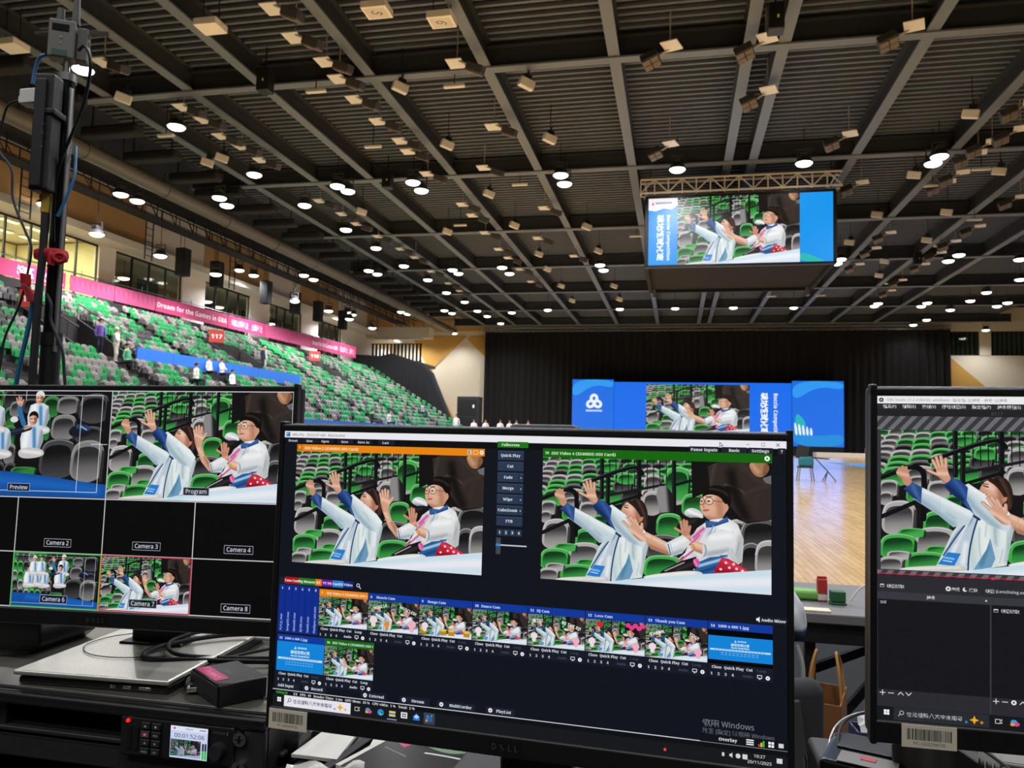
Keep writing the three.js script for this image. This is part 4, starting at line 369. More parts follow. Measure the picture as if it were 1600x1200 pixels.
{ const t = thing('loudspeaker_stack', 'tall black loudspeaker stack beside the far curtain', 'loudspeaker', [-23.3, 0, -85.5]); part(t, 'cabinet', [rb(2.6, 1.95, 1.6, 0, 0.975, 0, 0.05), rb(2.6, 1.95, 1.6, 0, 2.93, 0, 0.05), rb(2.6, 1.95, 1.6, 0, 4.89, 0, 0.05)], M.blackMatte); part(t, 'grille', [bx(2.1, 1.6, 0.05, 0, 0.9, 0.8), bx(2.1, 1.6, 0.05, 0, 2.72, 0.8), bx(2.1, 1.7, 0.05, 0, 4.6, 0.8)], std(0x0c0c0d, 0.9)); part(t, 'badge', bx(0.22, 0.34, 0.03, 0.65, 4.75, 0.84), M.white); }
{ const t = thing('dark_partition', 'dark rounded screen standing before the right end of the far wall', 'partition', [34, 0, -74]); const s = new THREE.Shape([[-4.2, 0], [6, 0], [6, 9.3], [-1.4, 9.3], [-3.6, 8.7], [-4.2, 8]].map((p) => new THREE.Vector2(...p))); part(t, 'panel', new THREE.ExtrudeGeometry(s, { depth: 0.2, bevelEnabled: true, bevelSize: 0.06, bevelThickness: 0.06, bevelSegments: 2 }), std(0x2b2c31, 0.7)); part(t, 'foot', bx(10, 0.1, 1.2, 1, 0.05, 0.1), M.black); }
// ---------- roof: deck, slats, girders, crossbeams ----------
{ const roof = struct('ceiling', bx(85, 0.4, 114, -1.5, 17.6, -42), M.deck), slats = new THREE.Group(); slats.name = 'trim_1'; slats.userData.kind = 'structure'; scene.add(slats);
  const sg = rb(62, 0.16, 0.15, 0, 0, 0, 0.03, 1); for (let i = 0; i < 172; i++) { const s = part(slats, 'slat', sg, M.slat); s.position.set(4, 16.45, -17.5 - i * 0.455); } }
const girderWords = ['far left of the roof', 'second from the left wall', 'third from the left wall', 'above the left floodlight row', 'left of the roof centre', 'just left of the hanging scoreboard', 'above the hanging scoreboard', 'paired above the hanging scoreboard', 'just right of the hanging scoreboard', 'second right of the scoreboard', 'third right of the scoreboard', 'farthest right in view'];
{ const gg = [bx(0.42, 0.07, 80, 0, 0.035, 0), merge([bx(0.05, 0.82, 80, 0, 0.48, 0), bx(0.42, 0.06, 80, 0, 0.92, 0)])], steel = (label, cat, group, parts, m, name) => { const t = thing(name, label, cat, [0, 0, 0], group); part(t, 'bottom_flange', parts[0], m); part(t, 'shaded_web', parts[1], M.shaded_web, 'upright plate and top flange with shade painted in'); return t; }; [-24, -20.1, -16.8, -12, -7.3, -2.4, 2.4, 3.6, 8.4, 12.8, 17.3, 22].forEach((x, i) => { const m = steel('grey steel roof girder running lengthwise, ' + girderWords[i], 'girder', 'lengthwise roof girders', gg, M.beamPaint, 'roof_girder'); m.position.set(x, 15.45, -55.5); });
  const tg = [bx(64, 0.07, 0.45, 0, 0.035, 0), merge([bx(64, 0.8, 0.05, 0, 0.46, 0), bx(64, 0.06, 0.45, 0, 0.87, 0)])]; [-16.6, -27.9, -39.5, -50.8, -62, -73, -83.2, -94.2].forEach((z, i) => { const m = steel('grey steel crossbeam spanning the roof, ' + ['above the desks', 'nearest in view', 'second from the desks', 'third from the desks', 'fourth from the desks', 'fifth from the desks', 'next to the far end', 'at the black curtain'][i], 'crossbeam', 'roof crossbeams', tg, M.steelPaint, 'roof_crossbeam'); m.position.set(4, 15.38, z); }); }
{ // left service zone: duct, catwalk, hung boxes
  const d = thing('air_duct', 'long round grey air duct under the roof above the grandstand', 'duct', [-28, 14.6, -55]); part(d, 'pipe', new THREE.CylinderGeometry(0.42, 0.42, 76, 20).rotateX(Math.PI / 2), M.duct); for (let i = 0; i < 13; i++) part(d, 'joint', new THREE.CylinderGeometry(0.46, 0.46, 0.12, 20).rotateX(Math.PI / 2).translate(0, 0, -36 + i * 6), M.duct);
  const c = thing('catwalk', 'dark steel lighting catwalk running along the grandstand', 'catwalk', [-33.2, 14.8, -55]); part(c, 'deck', bx(1.1, 0.08, 76, 0, 0, 0), M.hung); for (const s of [-1, 1]) { part(c, 'handrail', [bx(0.06, 0.06, 76, s * 0.55, 1.05, 0), bx(0.05, 0.05, 76, s * 0.55, 0.55, 0)], M.hung); const p = [], q = []; for (let i = 0; i < 40; i++) { p.push(bx(0.05, 1.05, 0.05, s * 0.55, 0.52, -37 + i * 1.9)); q.push(bar([s * 0.55, 0, -37 + i * 1.9], [s * 0.55, 1.05, -36.05 + i * 1.9], 0.04)); } part(c, 'post', p, M.hung).userData.kind = 'stuff'; part(c, 'brace', q, M.hung).userData.kind = 'stuff'; }
  const box = thing('hung_loudspeaker', 'dark boxed loudspeaker hung high on the grandstand side, nearest the pole', 'loudspeaker', [-33.4, 11.88, -35.2], 'loudspeakers hung above the grandstand'); part(box, 'cabinet', rb(0.7, 1.9, 0.8, 0, 0.95, 0, 0.04), M.hung); part(box, 'grille', bx(0.04, 1.7, 0.66, 0.36, 0.95, 0), M.blackMatte); part(box, 'hanger', [cy(0.02, 0.02, 0.98, -0.1, 2.39, 0.2, 5), cy(0.02, 0.02, 0.98, -0.1, 2.39, -0.2, 5)], M.rail);
  ['second from the pole', 'third from the pole', 'fourth from the pole', 'fifth from the pole', 'sixth from the pole', 'farthest from the pole'].forEach((s, i) => copyOf(box, [-33.4, 11.88, [-46.5, -50.5, -57.5, -62.5, -67, -72.5][i]], 'dark boxed loudspeaker hung high on the grandstand side, ' + s));
  const baf = thing('acoustic_baffle', 'first black acoustic baffle from the desks, hung beside the duct', 'baffle', [-25.6, 15.05, slatZ(-24)], 'black baffles between duct and girder'); part(baf, 'panel', rb(3.0, 0.5, 0.7, 0, 0, 0, 0.15), M.hung); part(baf, 'strap', [bx(0.05, 1.1, 0.05, -1.1, 0.75, 0), bx(0.05, 1.1, 0.05, 1.1, 0.75, 0)], M.rail); for (let i = 1, n = 1; i < 20; i++) if (i !== 11) copyOf(baf, [-25.8 - (i % 2) * 0.3, 15.05, slatZ(-24 - i * 3.1)], ORD2(n++) + ' black acoustic baffle from the desks, hung beside the duct');
  const ac = thing('air_handler', 'white boxed air unit hung in the far left corner', 'air unit', [-33, 13.0, -88]); part(ac, 'casing', rb(8, 1.3, 2, 0, 0.6, 0, 0.06), M.wallWhite); part(ac, 'grille', bx(6, 0.1, 1.4, 0, -0.08, 0), M.off); part(ac, 'hanger', [cy(0.03, 0.03, 3, -3, 2.6, 0, 5), cy(0.03, 0.03, 3, 3, 2.6, 0, 5)], M.rail);
  const ladder = thing('hung_ladder', 'dark ladder frame hanging from the left catwalk, middle of three', 'ladder', [-33.6, 12.2, -43.2], 'ladder frames below the catwalk'); part(ladder, 'rail', [bx(0.06, 2.555, 0.06, 0, 1.2775, -0.35), bx(0.06, 2.555, 0.06, 0, 1.2775, 0.35)], M.rail); for (let i = 0; i < 6; i++) part(ladder, 'rung', bx(0.04, 0.04, 0.7, 0, 0.3 + i * 0.45, 0), M.rail); copyOf(ladder, [-33.6, 12.2, -52.8], 'dark ladder frame hanging from the left catwalk, farthest of three'); copyOf(ladder, [-33.6, 12.2, -33.5], 'dark ladder frame hanging from the left catwalk, nearest of three');
}
// ---------- lit floodlights ----------
const lensMat = std(0xffffff, 0.4, 0, { emissive: 0xfff6e6, emissiveIntensity: 7 });
const headGeo = (() => { const g = new THREE.LatheGeometry([[0.0, 0.3], [0.16, 0.3], [0.3, 0.18], [0.42, 0.02], [0.42, -0.03], [0.38, -0.03]].map((p) => new THREE.Vector2(...p)), 20); return merge([g, bx(0.3, 0.16, 0.5, 0, 0.36, 0)]); })(), lensGeo = new THREE.SphereGeometry(0.38, 20, 10, 0, 7, Math.PI / 2, Math.PI / 2).scale(1, 0.42, 1).translate(0, -0.03, 0), yokeGeo = merge([bx(0.05, 0.5, 0.05, -0.3, 0.42, 0), bx(0.05, 0.5, 0.05, 0.3, 0.42, 0), bx(0.65, 0.05, 0.05, 0, 0.66, 0)]);
let lampCount = 0;
function floodlight(p, label, group, light, k = 1) { if (p[0] >= -27) p[2] = slatZ(p[2]);
  const t = thing('lit_floodlight', label, 'floodlight', p, group); part(t, 'housing', headGeo, M.fixture); part(t, 'lamp_lens', lensGeo, lensMat); part(t, 'yoke', yokeGeo, M.fixture); { const top = (p[0] < -27 ? 17.39 : 16.372) - p[1]; part(t, 'drop_rod', cy(0.02, 0.02, top - 0.66, 0, (top + 0.66) / 2, 0, 6), M.rail); }
  if (light) { const s = new THREE.SpotLight(LAMP_COLOR, LAMP_CANDELA * k, 0, 1.32, 0.5, 2); s.position.set(0, -0.28, 0); s.target.position.set(0, -8, 0); s.castShadow = true; s.shadow.radius = 12; s.name = 'floodlight'; t.add(s, s.target); }
  return t;
}
const rowsOfLamps = [
  ['from the desks in the long single row along the grandstand', 'single row along the grandstand', 14.9, [-22.2, -24.2, -22.1, -29.9, -22, -36.2, -21.9, -41.4, -21.7, -46.9, -21.6, -52.3, -21.6, -58.2, -21.4, -63.3, -21.5, -69.4, -21.1, -74.3, -21.2, -79.7, -21, -83.6, -20.7, -89], 1],
  ['from the desks between the catwalk and the duct on the left', 'lamps between catwalk and duct', 14.2, [-36.0, -37.2, -34.9, -37.1, -30.1, -36.2, -30, -37.4, -24.9, -37.5, -25.3, -38.7, -30, -57.4, -30, -59.1, -34.3, -57, -34.4, -55, -34.3, -75.5, -34.4, -77.2], 2],
  ['from the desks under the soffit before the gallery windows', 'soffit lamps by the gallery', 12.2, [-32, -36.8, -31.8, -42, -31.5, -47.5, -31.1, -58.1, -30.4, -63, -30.5, -67.7, -30.6, -73.6], 1],
  ['from the left near the second crossbeam from the desks', 'lamps on the second crossbeam', 14.7, [-18.1, -37.8, -17.9, -38.9, -13.8, -37.9, -13.8, -39.2, -5.9, -37.9, -5.9, -39.2, -0.1, -38.1, 5.8, -38.1, 11.7, -37.8, 11.7, -39.1], 2],
  ['from the left near the fourth crossbeam from the desks', 'lamps on the fourth crossbeam', 14.7, [-24.8, -58.4, -24.6, -59.9, -17.8, -58.9, -17.7, -60.3, -13.6, -58.6, -13.5, -60.5, -5.9, -58.3, -5.8, -60.1, 11.4, -58.4, 11.4, -60, 19, -58, 18.9, -59.8, 23.5, -59.7], 2],
  ['from the left in the row before the far curtain', 'lamps before the far curtain', 14.6, [-29.3, -78.2, -29, -79.5, -24.2, -77.7, -23.9, -79.4, -17.3, -79.4, -13.2, -78.1, -5.8, -78.2, -0.3, -78.2, 5.3, -77.9, 11, -78.3, 18.2, -76.7, 18.2, -78.1, 22.4, -76.7, 22.4, -78.4, 29.2, -77.3, 29, -78.9], 2],
  ['from the desks in the single row at the right of the roof', 'single row on the right', 14.9, [26.7, -68.2, 26.2, -73.3, 26.3, -77.7, 26.2, -82.7, 25.9, -88.8, 25.6, -92.5], 3],
  ['from the left close to the far end wall', 'lamps at the far wall', 14.4, [-27.8, -93.6, -33.2, -93.6, -34.6, -93.6, 33.2, -93.6], 5],
  ['added unseen over the near end of the court to brighten the desks', 'added lamps over the near end', 14.9, [-22, -17, -13.8, -17, -5.9, -17, 1, -17, 5.8, -17, 11.7, -17, 17, -17, -13.8, -6, -5.9, -6, 1, -6, 7, -6, 13, -6, -12, 6, -6, 6, 0, 6, 6, 6, 12, 6, -9, 11, -3, 11, 3, 11, 9, 11], 4],  // unseen rows, added to brighten the desks and the near court
];
for (const [where, group, y, xz, step] of rowsOfLamps) for (let i = 0; i < xz.length; i += 2) floodlight([xz[i], y, xz[i + 1]], ORD2(i / 2) + ' lit floodlight ' + where, group, step !== 2 || (i / 2) % 2 === 0, [0, 1, 1.5, 0.25, xz[i + 1] > 0 ? 0.5 : xz[i + 1] > -10 ? 0.6 : 1.7, 0.6][step]);

// ---------- unlit fixtures ----------
{ const t = thing('unlit_floodlight', 'first unlit four-cell floodlight from the desks under the girder left of centre', 'floodlight', [-12.5, 15.0, slatZ(-22) + 0.1], 'unlit floodlights under the left girder row');
  part(t, 'gear_plate', rb(0.62, 0.05, 0.75, -0.55, 0.1, -0.1, 0.02), M.white); part(t, 'bracket', [bar([-0.4, 0.1, 0.1], [0.05, -0.1, 0.1], 0.09, 0.05), bx(0.04, 1.25, 0.04, -0.5, 0.735, -0.1)], M.off);
  const head = part(t, 'head', rb(0.62, 0.3, 0.56, 0.3, -0.12, 0.05, 0.03), M.fixture); for (const [a, b] of [[0, 0], [1, 0], [0, 1], [1, 1]]) part(head, 'cell', rb(0.27, 0.06, 0.24, 0.15 + a * 0.3, -0.29, -0.08 + b * 0.26, 0.02, 1), M.cellBrown);
  head.rotation.set(0.25, 0, -0.35); head.position.y = 0.02;
  const A = [-12.7, -24, -12.4, -25.5, -12.5, -27, -12.6, -28.8, -12.5, -31, -12.3, -33.3, -12.4, -34.6, -12.5, -37.9, -12.1, -43.3, -12.1, -45.9, -12.3, -49.7, -12.4, -54.2, -12.3, -57, -12.2, -61, -12.2, -66];
  for (let i = 0; i < A.length; i += 2) copyOf(t, [A[i], 15, slatZ(A[i + 1]) + 0.1], ORD2(i / 2 + 1) + ' unlit four-cell floodlight from the desks under the girder left of centre');
  const more = (list, label, group) => { for (let i = 0; i < list.length; i += 2) { const c = copyOf(t, [list[i], 15, slatZ(list[i + 1]) + (list[i] > -1 ? -0.25 : 0.1)], ORD2(i / 2) + ' ' + label, group); if (list[i] > -1) c.rotation.y = Math.PI * 0.9; } };
  more([-20.8, -24.1, -20.3, -28.6, -20.2, -29.8, -20.5, -31.8, -20.3, -32.9, -20.3, -34.6, -20.4, -41.5, -20.2, -44.2, -20.2, -46.7, -20, -49.6, -19.7, -53.3, -19.5, -56.4, -19.8, -61, -19.8, -66, -19.8, -70], 'unlit four-cell floodlight from the desks under the girder beside the grandstand lamps', 'unlit floodlights beside the grandstand row');
  more([13.2, -33.4, 13.9, -36.1, 13.3, -37.5, 13.2, -38.7, 13.4, -41.8, 13.2, -42.8, 17.8, -46.1, 17.8, -51.9, 17.6, -55.9, 17.7, -62.6, 17.7, -68.6, 18, -72.8, 12.9, -52.8, 13, -57, 13, -62, 17.7, -59], 'unlit four-cell floodlight of those under the girders right of the scoreboard', 'unlit floodlights on the right');
  more([-0.8, -26.8, -0.9, -35.9, 7, -26.7, 6.9, -35.8, 2.9, -30.6, -7.6, -26.8, -7.6, -32.3, -9.3, -37.3, 2.4, -26.4, 8.9, -42.7, -9, -51.8, -7.4, -45, -7.2, -57], 'unlit four-cell floodlight of those hung over the middle of the court', 'unlit floodlights over the court');
  const s = thing('roof_speaker', 'first small white roof loudspeaker along the left floodlight girder', 'loudspeaker', [-10.6, 14.9, slatZ(-27.7) + 0.05], 'small white roof loudspeakers'); part(s, 'cabinet', rb(0.62, 0.36, 0.3, 0, -0.15, 0.05, 0.05), M.white); part(s, 'bracket', [bx(0.3, 0.3, 0.12, 0.02, 0.12, -0.12), cy(0.03, 0.03, 0.3, 0, 0.3, -0.1, 6)], M.black); s.children.forEach((c) => c.rotation.set(0.2, 0.6, -0.35)); part(s, 'drop_rod', cy(0.018, 0.018, 1.2, 0, 0.9, -0.05, 6), M.rail);
  const W = [-10.5, -33.3, -5.7, -27.8, -5.7, -33.4, 11.5, -33.3, 15.2, -40.7, 11.4, -40.6, -5.7, -47.9, -10.2, -47.3, -10, -54.8, -10.2, -59.9, -5.6, -54.5, -10.1, -66.8, -5.5, -67, -10.1, -74.1, -5.5, -73.4, 11.3, -47.6, 15, -47.6, 11.1, -53.9, 15.8, -53.8, 14.7, -59.8, 15.5, -64.9, -10.3, -40.6, -18.8, -42.8, -14.9, -47.9, -22.2, -26.5, -22.1, -33.2, -23.2, -33.7];
  const seen = [0, 0, 1, 0, 0, 0]; for (let i = 0; i < W.length; i += 2) { const col = W[i] < -21 ? 0 : W[i] < -13 ? 1 : W[i] < -8 ? 2 : W[i] < 0 ? 3 : W[i] < 13 ? 4 : 5, c = copyOf(s, [W[i], 14.9, slatZ(W[i + 1]) + 0.03], ORD2(seen[col]++) + ' small white roof loudspeaker ' + ['beside the grandstand lamp row', 'between the left floodlight rows', 'along the left floodlight girder', 'left of the scoreboard', 'right of the scoreboard', 'second column right of the scoreboard'][col]); if (W[i] > 0) c.rotation.y = -1.0; }
  const b = thing('roof_strip', 'short white rectangular strip fixture under a roof girder', 'strip light', [-14.2, 14.9, slatZ(-27.7)], 'white strips under the girders'); part(b, 'body', rb(0.85, 0.12, 0.2, 0, 0, 0, 0.03), M.white); part(b, 'stem', cy(0.02, 0.02, 1.45, 0, 0.75, 0, 6), M.rail);
  const T = [-14.2, -33.4, -13.8, -47.1, -23.3, -30.9, 15, -33.4, 12.9, -43, 17.2, -50, -8.6, -28, -8.4, -39.8, 14.4, -40.8, 8.8, -51, 8.5, -55, -2.8, -51, 17.3, -56, 17.3, -69, 12.7, -74, 8.4, -74]; for (let i = 0; i < T.length; i += 2) copyOf(b, [T[i], 14.9, slatZ(T[i + 1])]);
  [['5', -9.6, -22.3, 'third'], ['6', -7.7, -23.2, 'fourth'], ['', -15.6, -22.5, ''], ['', -23.6, -22.5, '']].forEach(([n, x, z], i) => { const q = thing('gear_box', ['square cream gear box with a painted 5 at the top edge', 'square cream gear box with a painted 6 near the top edge', 'white gear box with open flap left of the cream boxes', 'white gear box high behind the pole top'][i], 'gear box', [x, 15.0, slatZ(z)]); part(q, 'case', rb(0.85, 0.25, 0.75, 0, 0, 0, 0.03), M.cream); part(q, 'hanger', [cy(0.02, 0.02, 1.3, -0.3, 0.75, 0, 5), cy(0.02, 0.02, 1.3, 0.3, 0.75, 0, 5)], M.rail); if (n) { const [c, g] = canvas(64, 64); rect(g, 0, 0, 64, 64, '#cfc6b4'); g.save(); g.translate(32, 32); g.rotate(2.2); txt(g, n, 0, 0, 46, '#3a3a3a', 'sans-serif', 'center'); g.restore(); part(q, 'number_print', new THREE.PlaneGeometry(0.7, 0.6).rotateX(Math.PI / 2).translate(0, -0.128, 0), new THREE.MeshStandardMaterial({ map: texOf(c), roughness: 0.6 })); } });
  const wl = thing('winch_motor', 'dark boxed winch on the crossbeam above the scoreboard', 'winch', [3.0, 15.1, slatZ(-25.2)], 'roof winches'); part(wl, 'case', rb(0.5, 0.9, 0.55, 0, -0.1, 0, 0.05), M.black); part(wl, 'hanger', cy(0.03, 0.03, 1.0, 0, 0.77, 0, 6), M.rail); part(wl, 'mark', bx(0.06, 0.1, 0.02, 0.05, -0.15, 0.285), std(0xd8d820, 0.5)); copyOf(wl, [2.2, 15.1, slatZ(-41.5)], 'dark boxed winch right behind the scoreboard truss'); copyOf(wl, [-15.9, 15.1, slatZ(-26.5)], 'dark boxed winch on the crossbeam near the pole'); copyOf(wl, [17, 15.1, slatZ(-60.2)], 'dark boxed winch far right under the roof'); copyOf(wl, [-15.4, 15.1, slatZ(-38.3)], 'dark boxed winch on the second crossbeam near the pole');
}
// ---------- hanging scoreboard ----------
{ const t = thing('scoreboard', 'boxy hanging scoreboard under the roof with bright front screen', 'scoreboard', [2.95, 0, -40]);
  const [c, g] = canvas(1440, 520); rect(g, 0, 0, 1440, 520, '#0f96ee'); g.drawImage(FEED2, 236, 0, 954, 520); poly(g, [[0, 0], [236, 0], [236, 56], [190, 90], [120, 80], [60, 100], [0, 92]], '#f7f0f6'); poly(g, [[26, 52], [36, 24], [46, 52]], '#d84f8e'); for (let i = 0; i < 12; i++) rect(g, 58 + i * 11, 30, 8, 14, '#8d7f95'); g.save(); g.translate(130, 130); g.rotate(Math.PI / 2); txt(g, 'Boccia Competition', 0, -34, 38, '#fff', 'sans-serif', 'left', 'bold'); han(g, '硬地滾球比賽', 0, 4, 56, '#fff', 0.15); g.restore(); poly(g, [[1190, 450], [1260, 462], [1340, 500], [1400, 520], [1190, 520]], '#23b9b0', undefined, true);
  part(t, 'front_screen', new THREE.PlaneGeometry(9.0, 3.5).translate(0, 12.1, 0.1), screenMat(c, 1.0, 0.6)); part(t, 'frame', [bx(9.3, 0.12, 0.25, 0, 13.92, 0), bx(9.3, 0.12, 0.25, 0, 10.28, 0), bx(0.15, 3.6, 0.25, -4.6, 12.1, 0), bx(0.15, 3.6, 0.25, 4.6, 12.1, 0), bx(9.2, 3.6, 0.06, 0, 12.1, -0.05)], M.black);
  part(t, 'side_screen', [bx(0.2, 3.6, 7.1, -4.6, 12.1, -3.6), bx(0.2, 3.6, 7.1, 4.6, 12.1, -3.6)], M.drape); part(t, 'rear_screen', bx(9.2, 3.6, 0.2, 0, 12.1, -7.2), M.drape); part(t, 'underside', [bx(9.0, 0.08, 7.0, 0, 10.5, -3.6)], std(0x060607, 0.95)); part(t, 'corner_post', [bx(0.18, 0.5, 0.18, -4.4, 10.2, -7), bx(0.18, 0.5, 0.18, 4.4, 10.2, -7)], M.alu);
  const tr = [], L = 9.8; for (const y of [14.1, 14.8]) for (const z of [0.3, -0.3]) tr.push(bx(L, 0.08, 0.08, 0, y, z)); for (let i = 0; i < 14; i++) { const x = -4.9 + i * 0.7; tr.push(bx(0.06, 0.7, 0.06, x, 14.45, 0.3), bar([x, 14.1 + (i % 2) * 0.7, 0.3], [x + 0.7, 14.8 - (i % 2) * 0.7, 0.3], 0.055), bar([x, 14.1, 0.3], [x, 14.1, -0.3], 0.05)); } part(t, 'front_truss', tr, std(0xd6cdbb, 0.5, 0.1)); const tb = []; for (const x of [-4.7, 4.7]) for (const y of [14.1, 14.8]) tb.push(bx(0.08, 0.08, 7.2, x, y, -3.6)); for (const y of [14.1, 14.8]) tb.push(bx(L, 0.08, 0.08, 0, y, -7.2)); part(t, 'rear_truss', tb, M.alu); part(t, 'hoist_cable', [-4.4, 4.4].flatMap((x) => [cy(0.03, 0.03, 1.6, x, 15.57, 0.205, 6), cy(0.03, 0.03, 1.6, x, 15.57, -7.075, 6)]), M.rail);
  const l = new THREE.RectAreaLight(0xbfd8ff, 1.2, 9, 3.5); l.position.set(2.95, 12.1, -39.8); l.lookAt(2.95, 12.1, 0); l.name = 'scoreboard'; scene.add(l);
}
// ---------- people ----------
function nets(field, lo, hi, cell, colorOf) { // surface nets of a distance field
  const n = [0, 1, 2].map((i) => Math.ceil((hi[i] - lo[i]) / cell) + 1), F = new Float32Array(n[0] * n[1] * n[2]), id = (x, y, z) => x + n[0] * (y + n[1] * z); for (let z = 0; z < n[2]; z++) for (let y = 0; y < n[1]; y++) for (let x = 0; x < n[0]; x++) F[id(x, y, z)] = field(lo[0] + x * cell, lo[1] + y * cell, lo[2] + z * cell);
  const vid = new Int32Array(F.length).fill(-1), pos = [], idx = [], E = [[0, 1], [0, 2], [0, 4], [1, 3], [1, 5], [2, 3], [2, 6], [3, 7], [4, 5], [4, 6], [5, 7], [6, 7]];
  for (let z = 0; z < n[2] - 1; z++) for (let y = 0; y < n[1] - 1; y++) for (let x = 0; x < n[0] - 1; x++) { const v = []; for (let k = 0; k < 8; k++) v.push(F[id(x + (k & 1), y + ((k >> 1) & 1), z + (k >> 2))]); let s = [0, 0, 0], c = 0; for (const [a, b] of E) if ((v[a] < 0) !== (v[b] < 0)) { const t = v[a] / (v[a] - v[b]); for (let i = 0; i < 3; i++) { const A = (a >> i) & 1, B = (b >> i) & 1; s[i] += A + (B - A) * t; } c++; } if (c) { vid[id(x, y, z)] = pos.length / 3; pos.push(lo[0] + (x + s[0] / c) * cell, lo[1] + (y + s[1] / c) * cell, lo[2] + (z + s[2] / c) * cell); } }
  const quad = (a, b, c, d, f) => { if (a < 0 || b < 0 || c < 0 || d < 0) return; f ? idx.push(a, b, c, a, c, d) : idx.push(a, c, b, a, d, c); };
  for (let z = 1; z < n[2] - 1; z++) for (let y = 1; y < n[1] - 1; y++) for (let x = 1; x < n[0] - 1; x++) { const s = F[id(x, y, z)] < 0; if (s !== F[id(x + 1, y, z)] < 0) quad(vid[id(x, y - 1, z - 1)], vid[id(x, y, z - 1)], vid[id(x, y, z)], vid[id(x, y - 1, z)], s); if (s !== F[id(x, y + 1, z)] < 0) quad(vid[id(x - 1, y, z - 1)], vid[id(x - 1, y, z)], vid[id(x, y, z)], vid[id(x, y, z - 1)], s); if (s !== F[id(x, y, z + 1)] < 0) quad(vid[id(x - 1, y - 1, z)], vid[id(x, y - 1, z)], vid[id(x, y, z)], vid[id(x - 1, y, z)], s); }
  const g = new THREE.BufferGeometry(); g.setAttribute('position', new THREE.Float32BufferAttribute(pos, 3)); g.setIndex(idx); if (colorOf) { const col = []; for (let i = 0; i < pos.length; i += 3) col.push(...colorOf(pos[i], pos[i + 1], pos[i + 2])); g.setAttribute('color', new THREE.Float32BufferAttribute(col, 3)); } g.computeVertexNormals(); return g;
}
const capsule = (a, b, r0, r1) => { const ax = b[0] - a[0], ay = b[1] - a[1], az = b[2] - a[2], L = ax * ax + ay * ay + az * az; return (x, y, z) => { const px = x - a[0], py = y - a[1], pz = z - a[2], t = Math.max(0, Math.min(1, (px * ax + py * ay + pz * az) / L)); return Math.hypot(px - ax * t, py - ay * t, pz - az * t) - (r0 + (r1 - r0) * t); }; };
const smin = (a, b, k) => { const h = Math.max(k - Math.abs(a - b), 0) / k; return Math.min(a, b) - h * h * k / 4; };
const lin = (hex) => { const c = new THREE.Color(hex); return [c.r, c.g, c.b]; };
const skinMat = new THREE.MeshStandardMaterial({ vertexColors: true, roughness: 0.8 });
function person(label, pos, turn, { sit = false, top = 0xdfe3e8, legs = 0x2a2c36, hair = 0x1a1412, arms = 0, hat, group } = {}) { // faces +z before turning
  const hip = sit ? 0.5 : 0.9, sh = hip + 0.52, head = sh + 0.27, B = []; const add = (a, b, r0, r1) => B.push(capsule(a, b, r0, r1));
  add([0, hip, 0], [0, hip + 0.25, 0.01], 0.15, 0.14); add([0, hip + 0.25, 0.01], [0, sh - 0.04, 0], 0.14, 0.15); add([-0.13, sh - 0.03, 0], [0.13, sh - 0.03, 0], 0.085, 0.085); add([0, sh, 0], [0, head - 0.06, 0.01], 0.055, 0.05);
  for (const s of [-1, 1]) { const k = sit ? [s * 0.11, hip - 0.02, 0.42] : [s * 0.1, 0.48, 0.03], f = sit ? [s * 0.12, 0.08, 0.44] : [s * 0.1, 0.08, 0]; add([s * 0.09, hip, 0], k, 0.095, 0.07); add(k, f, 0.065, 0.045); add(f, [f[0] + s * 0.02, 0.045, f[2] + 0.15], 0.045, 0.035); const e = arms === 1 ? [s * 0.26, sh - 0.02, 0.26] : [s * 0.26, sh - 0.3, arms === 2 ? 0.1 : 0.0], h = arms === 1 ? [s * 0.22, sh + 0.2, 0.42] : arms === 2 ? [s * 0.08, sh - 0.28, 0.26] : [s * 0.25, sh - 0.54, 0.08]; add([s * 0.19, sh - 0.04, 0], e, 0.055, 0.045); add(e, h, 0.042, 0.032); add(h, [h[0], h[1] - (arms ? -0.09 : 0.1), h[2] + 0.02], 0.035, 0.022); }
  const HD = (x, y, z) => Math.hypot(x / 0.078, (y - head) / 0.112, (z - 0.01) / 0.095) * 0.09 - 0.09;
  const f = (x, y, z) => { let d = 1; for (const b of B) d = smin(d, b(x, y, z), 0.05); d = smin(d, HD(x, y, z), 0.025); return Math.min(d, Math.hypot(x, y - head + 0.01, z - 0.105) - 0.02); };
  const T = lin(top), Lg = lin(legs), Sk = lin(0xc99676), Sh = lin(0x202024), geo = nets(f, [-0.4, -0.02, -0.3], [0.4, head + 0.18, 0.66], 0.035, (x, y, z) => (y > sh + 0.05 && Math.abs(x) < 0.14 ? Sk : y < 0.09 ? Sh : y < hip + 0.03 || (sit && z > 0.18 && y < hip + 0.1) ? Lg : Math.abs(x) > 0.06 && (arms ? z > 0.3 || (arms === 2 && z > 0.2) : y < sh - 0.48) ? Sk : T));
  const t = thing('person', label, 'person', pos, group); t.rotation.y = turn; part(t, 'body', geo, skinMat); part(t, hat ? 'cap' : 'hair', new THREE.SphereGeometry(0.105, 14, 10, 0, 7, 0, 1.9).scale(0.92, 1.12, 1.08).rotateX(-0.35).translate(0, head + 0.012, -0.008), std(hat || hair, 0.8)); return t;
}
